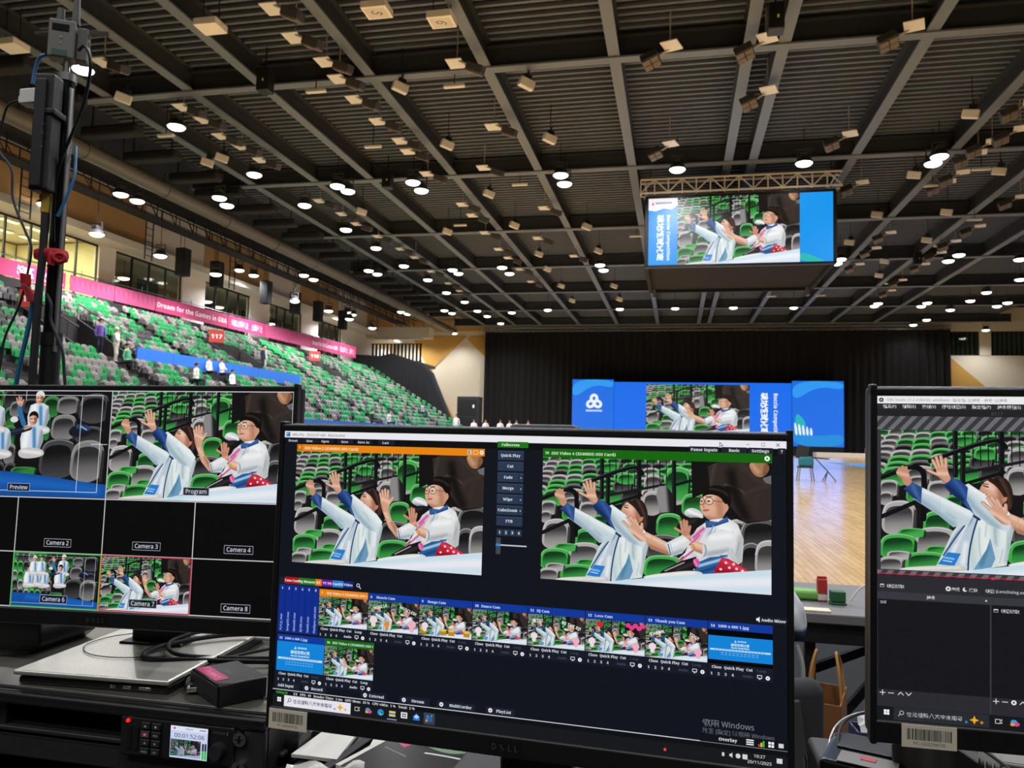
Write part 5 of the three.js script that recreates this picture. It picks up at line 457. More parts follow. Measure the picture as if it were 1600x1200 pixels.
{ const f = Math.PI / 2; // stand faces +x
  person('standing person in a purple top and dark trousers at the nearest stand entrance', [ROW(10)[0] + 0.1, ROW(10)[1], -32.7], f - 0.3, { top: 0x6d5aa8, legs: 0x1d2130 }); person('standing person in white with a pale hat on the stand steps', [ROW(9)[0] + 0.1, ROW(9)[1], -33.1], f + 0.4, { top: 0xe3e0d8, legs: 0xd8d2c6, hat: 0xe8dfc8, arms: 2 });
  person('seated person in green and white beside the blue parapet end', [ROW(8.0)[0] - 0.1, ROW(8.0)[1], -33.4], f, { sit: true, top: 0x5fae86, legs: 0x3a3a3c }); person('seated person in white, left of the pair before the blue parapet', [ROW(8.0)[0] - 0.1, ROW(8.0)[1] + 0.1, -40.3], f, { sit: true, top: 0xe2dde4, legs: 0x222630 }); person('seated person in white, right of the pair before the blue parapet', [ROW(8.0)[0] - 0.1, ROW(8.0)[1] + 0.1, -41.6], f, { sit: true, top: 0xe6e2e8, legs: 0x222630, arms: 2 });
  person('person in a white top just above the left monitor edge', [ROW(6.0)[0] - 0.1, ROW(6.0)[1] + 0.15, -37.3], f + 0.3, { sit: true, top: 0xe9e3d8 }); person('person in white seated below the pair', [ROW(6.0)[0] - 0.1, ROW(6.0)[1] + 0.1, -40.8], f, { sit: true, top: 0xece8ea }); person('person in long white clothes standing by the middle stand entrance', [ROW(12)[0] + 0.2, ROW(12)[1], -50.2], f, { top: 0xdcd8d0, legs: 0xd6d2ca, hat: 0xe6dfd0 }); person('person in dark blue standing by the middle stand entrance', [ROW(12)[0] + 0.4, ROW(12)[1], -49.6], f, { top: 0x28344a });
  person('seated person in a lilac top in the lower far stand', [ROW(5.0)[0], ROW(5.0)[1] + 0.1, -73.5], f, { sit: true, top: 0xb59ac4 }); person('person in dark clothes at the foot of the stand', [ROW(1)[0] + 0.6, ROW(1)[1] + 0.2, -53], f, { sit: true, top: 0x2a2426 }); person('person in white and pink at the foot of the stand', [ROW(1)[0] + 0.6, ROW(1)[1] + 0.2, -56.4], f, { sit: true, top: 0xdccfd2 });
  single('officials_platform', 'low platform with blue front carrying the officials by the far curtain', 'platform', rb(10, 1.4, 3, -15.5, 0.7, -64, 0.03), std(0x2a5fb4, 0.6));
  [['standing official in white, leftmost on the far platform', -18.6, 0xe9e2d6, 0], ['official in white next to the leftmost on the far platform', -16.9, 0xe6e0d6, 1], ['official in white third on the far platform', -16.0, 0xdedad2, 1], ['official in white fourth on the far platform', -14.6, 0xe9e5dc, 1], ['official in white fifth on the far platform', -13.9, 0xdcd8d0, 1], ['official in white sixth on the far platform', -13.2, 0xe6e2da, 1], ['official in white rightmost on the far platform', -12.3, 0xe2ddd4, 1]].forEach(([l, x, c, s], i) => person(l, [x, 1.4, -64 + (i % 2) * 0.5], 0.3, { top: c, sit: !!s, arms: s ? 2 : 0, legs: 0xcfc8ba }));
}
// mid-court: folding chair with a teal cloth and a tripod
{ const t = thing('court_chair', 'dark-backed chair with a teal cloth standing on the wooden court', 'chair', [4.5, 0, -29.4]); part(t, 'backrest', rb(0.42, 0.5, 0.05, 0, 0, 0, 0.02, 3).rotateZ(-0.22).rotateX(-0.15).translate(-0.05, 1.02, -0.2), M.black); part(t, 'seat', rb(0.5, 0.06, 0.48, 0, 0.5, 0, 0.02), M.black); part(t, 'cloth', rb(0.5, 0.36, 0.4, 0.02, 0.68, 0.04, 0.12, 3), std(0x1f6f7c, 0.85)); for (const [x, z] of [[-1, -1], [1, -1], [-1, 1], [1, 1]]) part(t, 'leg', bar([x * 0.2, 0.5, z * 0.2], [x * 0.26, 0, z * 0.26], 0.03), M.alu);
  const k = thing('court_tripod', 'thin dark tripod with a side arm beside the chair on the court', 'tripod', [5.0, 0, -29.9]); part(k, 'arm', tube([[-0.5, 0.85, 0.2], [0.4, 0.8, 0]], 0.025, 2, 6), M.rail); part(k, 'column', tube([[-0.1, 0.84, 0], [0.35, 0.35, 0]], 0.02, 2, 6), M.rail); for (const a of [0, 2.1, 4.2]) part(k, 'leg', tube([[0.35, 0.35, 0], [0.35 + Math.cos(a) * 0.28, 0, Math.sin(a) * 0.28]], 0.018, 2, 6), M.rail); }
// ---------- foreground: flight cases ----------
const worn = noiseTex(31, 256, 256, (x, y, R) => { const v = 20 + R() * 8 + (R() > 0.997 ? 50 : 0) + 5 * Math.sin(x * 0.2454) * Math.sin(y * 0.1227); return [v, v, v * 1.02]; }, true);
const caseMat = new THREE.MeshStandardMaterial({ map: worn, roughness: 0.5 }), plateMat = new THREE.MeshStandardMaterial({ color: 0x77736a, roughness: 0.38, metalness: 0.7 });
{ const t = thing('rack_case', 'black rack case on the left holding the recorder and carrying the laptop', 'rack case', [-0.84, 0, -1.155]); // top 0.96
  part(t, 'body', [bx(0.72, 0.012, 0.56, 0, 0.95, 0), bx(0.72, 0.59, 0.54, 0, 0.305, -0.01), bx(0.72, 0.36, 0.02, 0, 0.76, -0.27), bx(0.02, 0.36, 0.55, 0.35, 0.76, 0), bx(0.02, 0.36, 0.55, -0.35, 0.76, 0)], caseMat); part(t, 'top_plate', rb(0.72, 0.004, 0.545, 0, 0.958, 0, 0.001, 1), plateMat, 'dull grey metal top plate'); part(t, 'front_edge', [rb(0.72, 0.012, 0.012, 0, 0.949, 0.279, 0.004), rb(0.72, 0.008, 0.01, 0, 0.944, 0.28, 0.003)], M.black);
  part(t, 'rack_rail', rb(0.052, 0.33, 0.02, 0.333, 0.775, 0.272, 0.003), std(0x2b2b2d, 0.45)); part(t, 'rack_rail', rb(0.04, 0.33, 0.02, -0.328, 0.75, 0.272, 0.003), std(0x2b2b2d, 0.45)); for (const y of [0.93, 0.896, 0.85]) { const s = part(t, 'rack_screw', cyz(0.0085, 0.006, 0.328, y, 0.285, 16), M.chrome); part(s, 'slot', [bx(0.009, 0.0018, 0.002, 0.328, y, 0.2885), bx(0.0018, 0.009, 0.002, 0.328, y, 0.2885)], M.black); }
  for (let i = 0; i < 4; i++) part(t, 'side_rib', rb(0.008, 0.007, 0.52, 0.363, 0.9 - i * 0.018, -0.01, 0.003), std(0x2a2a2c, 0.4)); part(t, 'shelf_lip', [rb(0.42, 0.006, 0.03, -0.05, 0.906, 0.262, 0.002), rb(0.6, 0.03, 0.02, 0, 0.884, 0.262, 0.003), rb(0.64, 0.014, 0.03, 0, 0.815, 0.27, 0.003)], std(0x2d2c2a, 0.45, 0.3)); for (const [x, z] of [[0.33, 0.23], [0.335, 0.12], [0.31, 0.02]]) part(t, 'top_screw', cy(0.006, 0.007, 0.004, x, 0.962, z, 14), M.chrome); part(t, 'side_knob', [new THREE.CylinderGeometry(0.016, 0.018, 0.02, 18).rotateZ(Math.PI / 2).translate(0.37, 0.905, 0.22), new THREE.CylinderGeometry(0.012, 0.012, 0.014, 18).rotateZ(Math.PI / 2).translate(0.37, 0.865, 0.24)], M.black); part(t, 'blank_panel', rb(0.1, 0.04, 0.01, -0.07, 0.922, 0.268, 0.002), M.black); }
{ const t = thing('video_recorder', 'black rack recorder with a small lit timecode screen and knob', 'video recorder', [-0.6, 0.918, -0.878]); t.scale.setScalar(0.7);
  part(t, 'face', rb(0.225, 0.068, 0.014, 0, 0, 0.004, 0.004), std(0x1b1b1d, 0.4)); part(t, 'chassis', bx(0.21, 0.06, 0.18, 0, 0, -0.093), M.black); part(t, 'end_cap', rb(0.01, 0.07, 0.02, 0.11, 0, 0.005, 0.004), M.black);
  for (const [i, s] of [[0, ''], [1, '']]) part(t, 'card_slot', bx(0.008, 0.04, 0.003, -0.092 + i * 0.014, -0.002, 0.0115), std(0x050505, 0.6)); part(t, 'record_lamp', cyz(0.0032, 0.003, -0.096, 0.027, 0.012, 14), std(0x500, 0.4, 0, { emissive: 0xff1414, emissiveIntensity: 3 }));
  const lab = ['▲', '■', '●', 'REM', '⏮', '⏭', 'MENU', 'SET']; for (let r = 0; r < 4; r++) for (let k = 0; k < 2; k++) { const [c, g] = canvas(48, 32); rect(g, 0, 0, 48, 32, '#2a2a2c'); const i = r * 2 + k; if (i === 2) disc(g, 24, 16, 7, 7, '#ff3a30'); else if (i === 1) rect(g, 18, 10, 12, 12, '#c8c8c8'); else if (i === 0) poly(g, [[16, 22], [24, 9], [32, 22]], '#c8c8c8'); else if (i === 4) poly(g, [[30, 9], [18, 16], [30, 23]], '#c8c8c8'); else if (i === 5) poly(g, [[18, 9], [30, 16], [18, 23]], '#c8c8c8'); else txt(g, lab[i], 24, 17, 14, '#c8c8c8', 'sans-serif', 'center'); const x = -0.058 + k * 0.021, y = 0.022 - r * 0.0145; const b = part(t, 'button', rb(0.019, 0.0125, 0.006, x, y, 0.013, 0.002), M.black); part(b, 'button_print', new THREE.PlaneGeometry(0.015, 0.009).translate(x, y, 0.0164), new THREE.MeshStandardMaterial({ map: texOf(c), roughness: 0.5, emissive: i === 2 ? 0xffffff : 0, emissiveMap: i === 2 ? texOf(c) : null })); }
  const [c, g] = canvas(384, 336); rect(g, 0, 0, 384, 336, '#c9d4f2'); rect(g, 0, 0, 384, 50, '#dfe6f8'); disc(g, 40, 26, 11, 11, '#d02a2a'); txt(g, '1080p50', 190, 26, 22, '#454a5c', 'sans-serif', 'center'); rect(g, 300, 18, 66, 14, '#8e96a8'); txt(g, '00:01:52:06', 196, 98, 60, '#20242e', 'sans-serif', 'center'); g.drawImage(FEED, 4, 140, 312, 180); rect(g, 4, 140, 312, 180, 'rgba(10,25,60,.3)'); rect(g, 322, 150, 58, 176, '#c9d4f2'); rect(g, 330, 160, 20, 166, '#26304a'); rect(g, 356, 160, 20, 166, '#26304a'); rect(g, 330, 236, 20, 90, '#3fbf4a'); rect(g, 356, 236, 20, 90, '#3fbf4a'); part(t, 'display_frame', rb(0.078, 0.058, 0.004, 0.028, 0.001, 0.0115, 0.001, 1), M.blackGloss); part(t, 'lcd_screen', new THREE.PlaneGeometry(0.073, 0.054).translate(0.028, 0.001, 0.0138), screenMat(c, 0.95));
  part(t, 'jog_knob', new THREE.CylinderGeometry(0.0125, 0.0145, 0.016, 28).rotateX(Math.PI / 2).translate(0.086, -0.006, 0.018), M.blackMatte); { const [k, q] = canvas(128, 40); rect(q, 0, 0, 128, 40, '#1b1b1d'); txt(q, 'Blackmagicdesign', 6, 20, 12, '#8a7a62'); rect(q, 112, 8, 5, 24, '#c8641e'); part(t, 'maker_print', new THREE.PlaneGeometry(0.032, 0.01).translate(0.088, 0.023, 0.0116), new THREE.MeshStandardMaterial({ map: texOf(k), roughness: 0.5 })); } }
// centre and right cases
single('equipment_case', 'black equipment case under the centre monitor', 'equipment case', [rb(0.58, 0.888, 0.75, -0.165, 0.456, -0.93, 0.008)], caseMat); single('equipment_case', 'black equipment case under the right monitor', 'equipment case', [rb(0.9, 0.888, 0.6, 0.628, 0.456, -0.86, 0.008)], caseMat);

// ---------- monitors ----------
const barcode = (txtLine) => { const [c, g] = canvas(256, 128), R = rng(txtLine.length * 7); rect(g, 0, 0, 256, 128, '#cdc4ab'); let x = 26; while (x < 226) { const w = 1.5 + R() * 5; rect(g, x, 22, w, 62, '#2a2622'); x += w + 2 + R() * 4; } txt(g, txtLine, 128, 103, 24, '#4a453c', 'sans-serif', 'center'); return new THREE.MeshStandardMaterial({ map: texOf(c), roughness: 0.6 }); };
function makeMonitor(label, pos, [yaw, pitch, roll], screen, glow, baseY, o = {}) {
  const t = thing('computer_monitor', label, 'monitor', pos); t.rotation.set(pitch, yaw, roll, 'YXZ'); const W = 0.527, H = 0.296;
  part(t, 'bezel', [rb(0.006, H + 0.034, 0.014, -W / 2 - 0.003, -0.006, -0.003, 0.002), rb(0.006, H + 0.034, 0.014, W / 2 + 0.003, -0.006, -0.003, 0.002), rb(W + 0.012, 0.0075, 0.014, 0, H / 2 + 0.0037, -0.003, 0.002), rb(W + 0.012, 0.0215, 0.014, 0, -H / 2 - 0.0107, -0.003, 0.003)], M.bezel);
  part(t, 'screen', new THREE.PlaneGeometry(W, H).translate(0, 0, 0.0012), screenMat(screen, glow, 0.3)); part(t, 'rear_housing', [rb(W + 0.01, H + 0.03, 0.018, 0, -0.006, -0.019, 0.006), rb(0.34, 0.2, 0.03, 0, -0.01, -0.04, 0.012)], M.black);
  { const [c, g] = canvas(256, 80); rect(g, 0, 0, 256, 80, '#111112'); txt(g, 'D', 46, 42, 62, '#3a3a3c', 'sans-serif', 'center', 'bold'); g.save(); g.translate(106, 42); g.rotate(-0.6); txt(g, 'E', 0, 0, 56, '#3a3a3c', 'sans-serif', 'center', 'bold'); g.restore(); txt(g, 'L', 160, 42, 62, '#3a3a3c', 'sans-serif', 'center', 'bold'); txt(g, 'L', 206, 42, 62, '#3a3a3c', 'sans-serif', 'center', 'bold'); part(t, 'maker_print', new THREE.PlaneGeometry(0.036, 0.011).translate(0, -H / 2 - 0.0112, 0.0043), new THREE.MeshStandardMaterial({ map: texOf(c), roughness: 0.4, metalness: 0.2 })); }
  const nb = baseY - pos[1], zc = o.neckZ ?? -0.09; part(t, 'stand_column', rb(0.086, H / 2 + 0.016 - nb, 0.028, 0, (H / 2 + 0.016 + nb) / 2, zc, 0.008), M.black); part(t, 'stand_mount', rb(0.12, 0.1, -zc - 0.04, 0, 0, (zc - 0.04) / 2, 0.006), M.black); part(t, 'stand_base', o.smallBase ? rb(0.1, 0.006, 0.06, 0, nb + 0.003, zc, 0.002) : rb(0.2, 0.01, 0.16, 0, nb + 0.005, zc - 0.02, 0.005), M.black);
  if (o.sticker) part(t, 'barcode_sticker', rb(0.046, 0.021, 0.0012, -W / 2 + 0.026 + (o.dx || 0), -H / 2 - 0.0125 + (o.dy || 0), 0.0046, 0.0005, 1), barcode(o.sticker), 'cream barcode sticker on the lower bezel'); if (o.led) part(t, 'standby_lamp', new THREE.SphereGeometry(0.0013, 10, 8).translate(0.155, -H / 2 + 0.006, 0.0035), std(0x802020, 0.4, 0, { emissive: 0xff4040, emissiveIntensity: 0.8 }));
  const l = new THREE.RectAreaLight(0xdfe6ff, glow * 0.25, W, H); l.position.set(0, 0, 0.006); l.rotation.y = Math.PI; l.name = 'monitor'; t.add(l); return t;
}
makeMonitor('centre monitor showing the video mixing windows', [-0.1634, 1.1541, -0.7725], [-0.0593, -0.0104, 0.0017], mixerScreen(), 0.9, 0.905, { sticker: 'PC-0WNYP5S', led: true, neckZ: -0.14, dx: -0.004 });
makeMonitor('left monitor showing eight camera pictures', [-0.7578, 1.2037, -0.9178], [0.0607, -0.0276, 0.0086], multiviewScreen(), 0.9, 0.981, { neckZ: -0.15, smallBase: true });
makeMonitor('right monitor showing the recording window, cut by the frame edge', [0.444, 1.2, -0.775], [0.003, 0.063, 0.005], recordingScreen(), 0.9, 0.905, { sticker: 'PC-G0ZZNKTR', dx: 0.017, dy: 0.001 });

// ---------- on the rack case ----------
{ const t = thing('closed_laptop', 'closed thin silver-grey laptop under the left monitor', 'laptop', [-0.7525, 0.96, -1.028]); t.rotation.y = 0.07; const lidTex = noiseTex(41, 256, 256, (x, y, R) => { const v = 190 + R() * 26 + (R() > 0.998 ? -40 : 0); return [v, v * 0.985, v * 0.93]; }, true);
  part(t, 'base', rb(0.214, 0.011, 0.272, 0, 0.0055, -0.002, 0.004), M.black); part(t, 'lid', rb(0.222, 0.007, 0.28, 0, 0.0165, 0, 0.003), new THREE.MeshStandardMaterial({ map: lidTex, roughness: 0.36, metalness: 0.75 })); part(t, 'port', [rb(0.012, 0.004, 0.002, 0.05, 0.006, 0.134, 0.001, 1), rb(0.018, 0.004, 0.002, 0.075, 0.006, 0.134, 0.001, 1), rb(0.008, 0.004, 0.002, 0.03, 0.006, 0.134, 0.001, 1)], M.chrome); part(t, 'rear_hinge', cy(0.006, 0.006, 0.2, 0, 0, 0, 12).rotateZ(Math.PI / 2).translate(0, 0.01, -0.139), M.black); }
single('thin_wire', 'thin dark wire loop lying on the laptop lid', 'wire', tube([[-0.81, 0.983, -1.09], [-0.845, 0.982, -1.05], [-0.846, 0.982, -1.0], [-0.81, 0.982, -0.965], [-0.76, 0.982, -0.96], [-0.7, 0.982, -0.985]], 0.0007, 40, 6), M.black);
{ const t = thing('black_box', 'low black box at the left edge beside the laptop', 'box', [-1.08, 0.96, -1.06]); part(t, 'casing', (() => { const s = new THREE.Shape([[-0.1, 0], [0.135, 0], [0.15, 0.012], [0.15, 0.046], [-0.1, 0.046]].map((p) => new THREE.Vector2(...p))); return new THREE.ExtrudeGeometry(s, { depth: 0.11, bevelEnabled: true, bevelSize: 0.003, bevelThickness: 0.003, bevelSegments: 2 }).translate(0, 0.003, -0.055); })(), M.blackGloss); part(t, 'neck', rb(0.07, 0.05, 0.03, -0.02, 0.075, -0.02, 0.006), M.black); }
{ const t = thing('converter_box', 'small black converter box with a pink label on the rack case', 'converter', [-0.568, 0.96, -0.93]); t.rotation.y = -0.62; t.scale.set(0.95, 0.74, 0.9); const [c, g] = canvas(192, 64); rect(g, 0, 0, 192, 64, '#c02a63'); txt(g, 'T-3RECT', 110, 34, 30, '#f0a8c4', 'sans-serif', 'center'); part(t, 'casing', rb(0.098, 0.036, 0.07, 0, 0.018, 0, 0.003), std(0x0d0d0e, 0.35)); part(t, 'pink_label', rb(0.07, 0.0008, 0.02, -0.008, 0.0364, 0.021, 0.0003, 1), new THREE.MeshStandardMaterial({ map: texOf(c), roughness: 0.5 }), 'pink printed label'); part(t, 'end_plate', rb(0.094, 0.03, 0.002, 0, 0.018, 0.036, 0.001, 1), std(0x222224, 0.5)); part(t, 'port', [rb(0.02, 0.006, 0.003, -0.03, 0.02, 0.037, 0.001, 1), rb(0.03, 0.003, 0.003, 0.02, 0.01, 0.037, 0.001, 1)], std(0x060606, 0.5)); const [k, q] = canvas(192, 48); rect(q, 0, 0, 192, 48, '#161617'); txt(q, 'Blackmagic', 96, 24, 26, '#6a6a6c', 'sans-serif', 'center'); part(t, 'maker_print', new THREE.PlaneGeometry(0.04, 0.01).rotateX(-Math.PI / 2).translate(0.0, 0.0362, 0.0), new THREE.MeshStandardMaterial({ map: texOf(k), roughness: 0.4 })); }
{ const t = thing('usb_plug', 'black cable plug with a silver tip lying before the laptop', 'plug', [-0.617, 0.967, -0.925]); t.rotation.y = 0.55; part(t, 'grip', rb(0.019, 0.01, 0.036, 0, 0, -0.014, 0.003), M.black); part(t, 'metal_tip', rb(0.013, 0.006, 0.016, 0, 0, 0.011, 0.001, 1), M.chrome); part(t, 'cable', tube([[0, 0, -0.03], [0.01, 0.002, -0.06], [0.05, 0.004, -0.11], [0.1, 0.004, -0.14]], 0.0024, 20, 8), M.rubber); }
single('signal_cable', 'thick black cable looped beside the laptop', 'cable', tube([[-0.5, 0.972, -1.1], [-0.6, 0.985, -1.12], [-0.68, 0.987, -1.09], [-0.735, 0.985, -1.0], [-0.72, 0.984, -0.965], [-0.66, 0.98, -0.985], [-0.59, 0.974, -1.02], [-0.5, 0.972, -1.05]], 0.0036, 90, 10), M.rubber);
single('power_cable', 'second black cable loop running behind the pink-labelled converter', 'cable', tube([[-0.49, 0.968, -1.13], [-0.58, 0.972, -1.155], [-0.69, 0.99, -1.12], [-0.725, 0.99, -1.03], [-0.69, 0.985, -0.99], [-0.61, 0.972, -1.04], [-0.5, 0.97, -1.09]], 0.003, 90, 10), M.rubber);
single('grey_cable', 'pale grey cable bundle curving at the back of the rack case', 'cable', tube([[-0.49, 0.965, -1.0], [-0.53, 0.968, -1.02], [-0.57, 0.968, -1.06], [-0.6, 0.968, -1.16]], 0.004, 40, 10), std(0x8a8883, 0.5));
{ const t = thing('white_connector', 'white cable connector behind the laptop under the left monitor', 'connector', [-0.775, 0.992, -1.14]); t.rotation.y = -0.1; part(t, 'shell', rb(0.03, 0.012, 0.016, -0.03, 0, 0, 0.003), M.white); part(t, 'strain_relief', new THREE.CylinderGeometry(0.0035, 0.0055, 0.03, 12).rotateZ(-Math.PI / 2).translate(0.0, 0, 0), M.white); part(t, 'cable', tube([[0.01, 0, 0], [0.05, -0.004, 0.01], [0.1, -0.015, 0.0], [0.16, -0.02, -0.02]], 0.0028, 20, 8), M.white); }
single('cable_clump', 'dark bunched plugs and cables at the rear of the rack case', 'cables', [rb(0.05, 0.03, 0.04, -0.53, 0.976, -1.19, 0.006), tube([[-0.5, 0.97, -1.14], [-0.55, 0.99, -1.16], [-0.6, 0.998, -1.19], [-0.68, 0.985, -1.2]], 0.008, 30, 10), tube([[-0.5, 0.966, -1.2], [-0.6, 0.97, -1.22], [-0.66, 1.0, -1.2]], 0.005, 30, 8)], M.rubber);

// ---------- papers on the centre case ----------
const paperMat = std(0xd9d6cc, 0.7);
const sheet = (pts, y, h = 0.003) => new THREE.ExtrudeGeometry(new THREE.Shape(pts.map(([x, z]) => new THREE.Vector2(x, -z))), { depth: h, bevelEnabled: false }).rotateX(-Math.PI / 2).translate(0, y, 0);
single('white_booklet', 'white booklet lying beside the rack case ribs', 'booklet', sheet([[-0.455, -0.99], [-0.41, -0.993], [-0.4, -0.9], [-0.46, -0.9]], 0.9025, 0.004), paperMat); single('black_strap', 'flat black strap between the white papers', 'strap', rb(0.012, 0.003, 0.13, 0, 0, 0, 0.001, 1).rotateY(-0.14).translate(-0.396, 0.904, -0.94), M.rubber); single('white_paper', 'plain white paper behind the glossy brochure', 'paper', sheet([[-0.386, -0.99], [-0.2, -1.0], [-0.18, -0.91], [-0.37, -0.9]], 0.9025, 0.002), paperMat);
{ const [c, g] = canvas(512, 384); rect(g, 0, 0, 512, 384, '#e2ded2'); poly(g, [[20, 60], [200, 20], [500, 60], [500, 384], [20, 384]], '#16171c'); poly(g, [[120, 30], [260, 20], [340, 40], [280, 110], [160, 90]], '#7ea37c', undefined, true); poly(g, [[90, 40], [140, 24], [180, 60], [110, 80]], '#c08a5a', undefined, true); poly(g, [[60, 110], [120, 90], [110, 140]], '#d02a7a'); line(g, [[200, 140], [330, 110], [460, 120]], '#dfe6e4', 12, undefined, true); poly(g, [[330, 260], [470, 240], [512, 384], [300, 384]], '#b05a52', undefined, true); line(g, [[380, 90], [500, 200]], '#5c7f9a', 22); for (let i = 0; i < 8; i++) rect(g, 50 + i * 14, 170 + i * 4, 9, 4, '#c9c9c9'); const t = thing('brochure', 'glossy dark picture brochure on the centre case', 'brochure', [-0.285, 0.9055, -0.915]); t.rotation.y = -0.28; part(t, 'pages', rb(0.185, 0.004, 0.13, 0, 0.002, 0, 0.001, 1), paperMat); part(t, 'cover', new THREE.PlaneGeometry(0.185, 0.13).rotateX(-Math.PI / 2).translate(0, 0.0046, 0), new THREE.MeshPhysicalMaterial({ map: texOf(c), roughness: 0.22, clearcoat: 0, clearcoatRoughness: 0.15 })); }
{ const [c, g] = canvas(256, 256); rect(g, 0, 0, 256, 256, '#d6d2c6'); for (const [x, y] of [[60, 60], [150, 40], [90, 150], [190, 130], [40, 200]]) poly(g, [[x, y], [x + 40, y + 4], [x + 18, y + 34]], '#5fb3bd'); const t = thing('plastic_bag', 'crinkled white bag with teal triangles at the bottom edge', 'bag', [-0.385, 0.9, -0.825]); const p = new THREE.PlaneGeometry(0.09, 0.085, 14, 10).rotateX(-Math.PI / 2), a = p.attributes.position; for (let i = 0; i < a.count; i++) a.setY(i, 0.014 + 0.005 * Math.sin(a.getX(i) * 130) * Math.cos(a.getZ(i) * 90) + 0.004 * Math.sin(a.getX(i) * 60 + a.getZ(i) * 210)); p.computeVertexNormals(); part(t, 'film', p, new THREE.MeshPhysicalMaterial({ map: texOf(c), roughness: 0.35, clearcoat: 0.6 })); part(t, 'contents', rb(0.08, 0.008, 0.075, 0, 0.004, 0, 0.003), paperMat); t.rotation.y = 0.3; }
// ---------- right case: adapter, plug, box ----------
{ const t = thing('power_adapter', 'black square power adapter with a red mark at the bottom right', 'power adapter', [0.212, 0.9, -0.965]); t.rotation.y = -0.35; part(t, 'casing', rb(0.085, 0.055, 0.1, 0, 0.0275, 0, 0.006), M.blackGloss); part(t, 'lid', rb(0.06, 0.002, 0.05, 0, 0.056, -0.02, 0.001, 1), std(0x232325, 0.3)); part(t, 'label', rb(0.06, 0.001, 0.034, 0.006, 0.0556, 0.03, 0.0004, 1), std(0x77736c, 0.5)); part(t, 'red_mark', rb(0.016, 0.0012, 0.01, 0.006, 0.0562, 0.026, 0.0004, 1), std(0xc0202a, 0.5)); part(t, 'seam', rb(0.0865, 0.002, 0.1015, 0, 0.038, 0, 0.001, 1), M.chrome); }
{ const t = thing('power_plug', 'chunky dark grey plug with ribbed strain relief beside the adapter', 'plug', [0.272, 0.964, -0.95]); t.rotation.set(0.1, -0.25, -0.08); const s = new THREE.Shape([[-0.03, -0.018], [0.03, -0.018], [0.042, -0.008], [0.042, 0.012], [0.02, 0.022], [-0.02, 0.022], [-0.034, 0.008]].map((p) => new THREE.Vector2(...p))); part(t, 'head', new THREE.ExtrudeGeometry(s, { depth: 0.034, bevelEnabled: true, bevelSize: 0.003, bevelThickness: 0.003, bevelSegments: 2 }).translate(0, 0, -0.017), std(0x5a5854, 0.65)); for (let i = 0; i < 4; i++) part(t, 'relief_rib', new THREE.CylinderGeometry(0.011 - i * 0.001, 0.011 - i * 0.001, 0.004, 16).rotateZ(Math.PI / 2).translate(0.05 + i * 0.007, 0, 0), std(0x2a2a2a, 0.6)); part(t, 'cable', tube([[0.06, 0, 0], [0.1, -0.005, 0.01], [0.14, -0.02, 0.05], [0.17, -0.04, 0.1]], 0.006, 24, 10), M.rubber); part(t, 'lower_block', rb(0.05, 0.03, 0.04, -0.005, -0.032, 0, 0.006), M.black); }
{ const [c, g] = canvas(256, 160); rect(g, 0, 0, 256, 160, '#8d8a80'); g.save(); g.translate(120, 96); g.rotate(0.5); line(g, [[-60, 0], [-30, -30], [-24, 24], [0, -18], [10, 20], [30, -16], [40, 18], [70, -6]], '#f0ecdf', 7, undefined, true); g.restore(); line(g, [[60, 30], [80, 26]], '#f0ecdf', 4); const t = thing('grey_carton', 'grey carton with white handwriting in the bottom right corner', 'carton', [0.44, 0.9, -1.01]); t.rotation.y = -0.15; part(t, 'carton_body', rb(0.17, 0.058, 0.12, 0, 0.029, 0, 0.004), std(0x8d8a80, 0.7)); part(t, 'handwriting', new THREE.PlaneGeometry(0.16, 0.11).rotateX(-Math.PI / 2).translate(0, 0.0585, 0), new THREE.MeshStandardMaterial({ map: texOf(c), roughness: 0.7 })); }
single('desk_papers', 'white papers under the right monitor', 'papers', sheet([[0.2, -1.1], [0.33, -1.1], [0.34, -0.98], [0.21, -0.97]], 0.9025, 0.004), paperMat);
single('black_lead', 'black lead arching over the adapter and plug', 'cable', tube([[0.17, 0.905, -0.9], [0.178, 0.945, -0.95], [0.205, 0.968, -1.03], [0.26, 0.975, -1.05], [0.32, 0.97, -1.0], [0.36, 0.955, -0.9], [0.4, 0.92, -0.82]], 0.0018, 60, 10), M.rubber); single('clear_lead', 'shiny grey lead beside the adapter', 'cable', tube([[0.15, 0.86, -0.93], [0.168, 0.93, -0.97], [0.195, 0.962, -1.03], [0.24, 0.97, -1.06], [0.3, 0.965, -1.05]], 0.0014, 50, 10), M.alu);
// ---------- pole with transmitter ----------
const PX = -1.408, PZ = -1.5;
{ const t = thing('stand_pole', 'tall black pole stand rising behind the left monitor', 'stand', [PX, 0, PZ]); part(t, 'tube', cy(0.021, 0.021, 1.2, 0, 0.9, 0, 28), M.black); part(t, 'upper_tube', cy(0.0165, 0.0165, 0.75, -0.002, 1.74, 0, 28), M.blackGloss, 'thinner glossy upper tube'); part(t, 'collar', cy(0.023, 0.023, 0.03, 0, 1.5, 0, 28), M.black); part(t, 'top_cap', cy(0.021, 0.021, 0.018, -0.004, 2.118, 0, 24), M.alu); part(t, 'spigot', cy(0.007, 0.009, 0.06, -0.006, 2.15, 0, 16), M.chrome); for (const a of [0.3, 2.4, 4.5]) part(t, 'leg', bar([0, 0.35, 0], [Math.cos(a) * 0.17, 0.025, Math.sin(a) * 0.17 - 0.05], 0.022), M.black); part(t, 'edge_channel', rb(0.006, 0.62, 0.01, 0.018, 1.78, 0.008, 0.002), M.alu, 'bright edge strip'); }
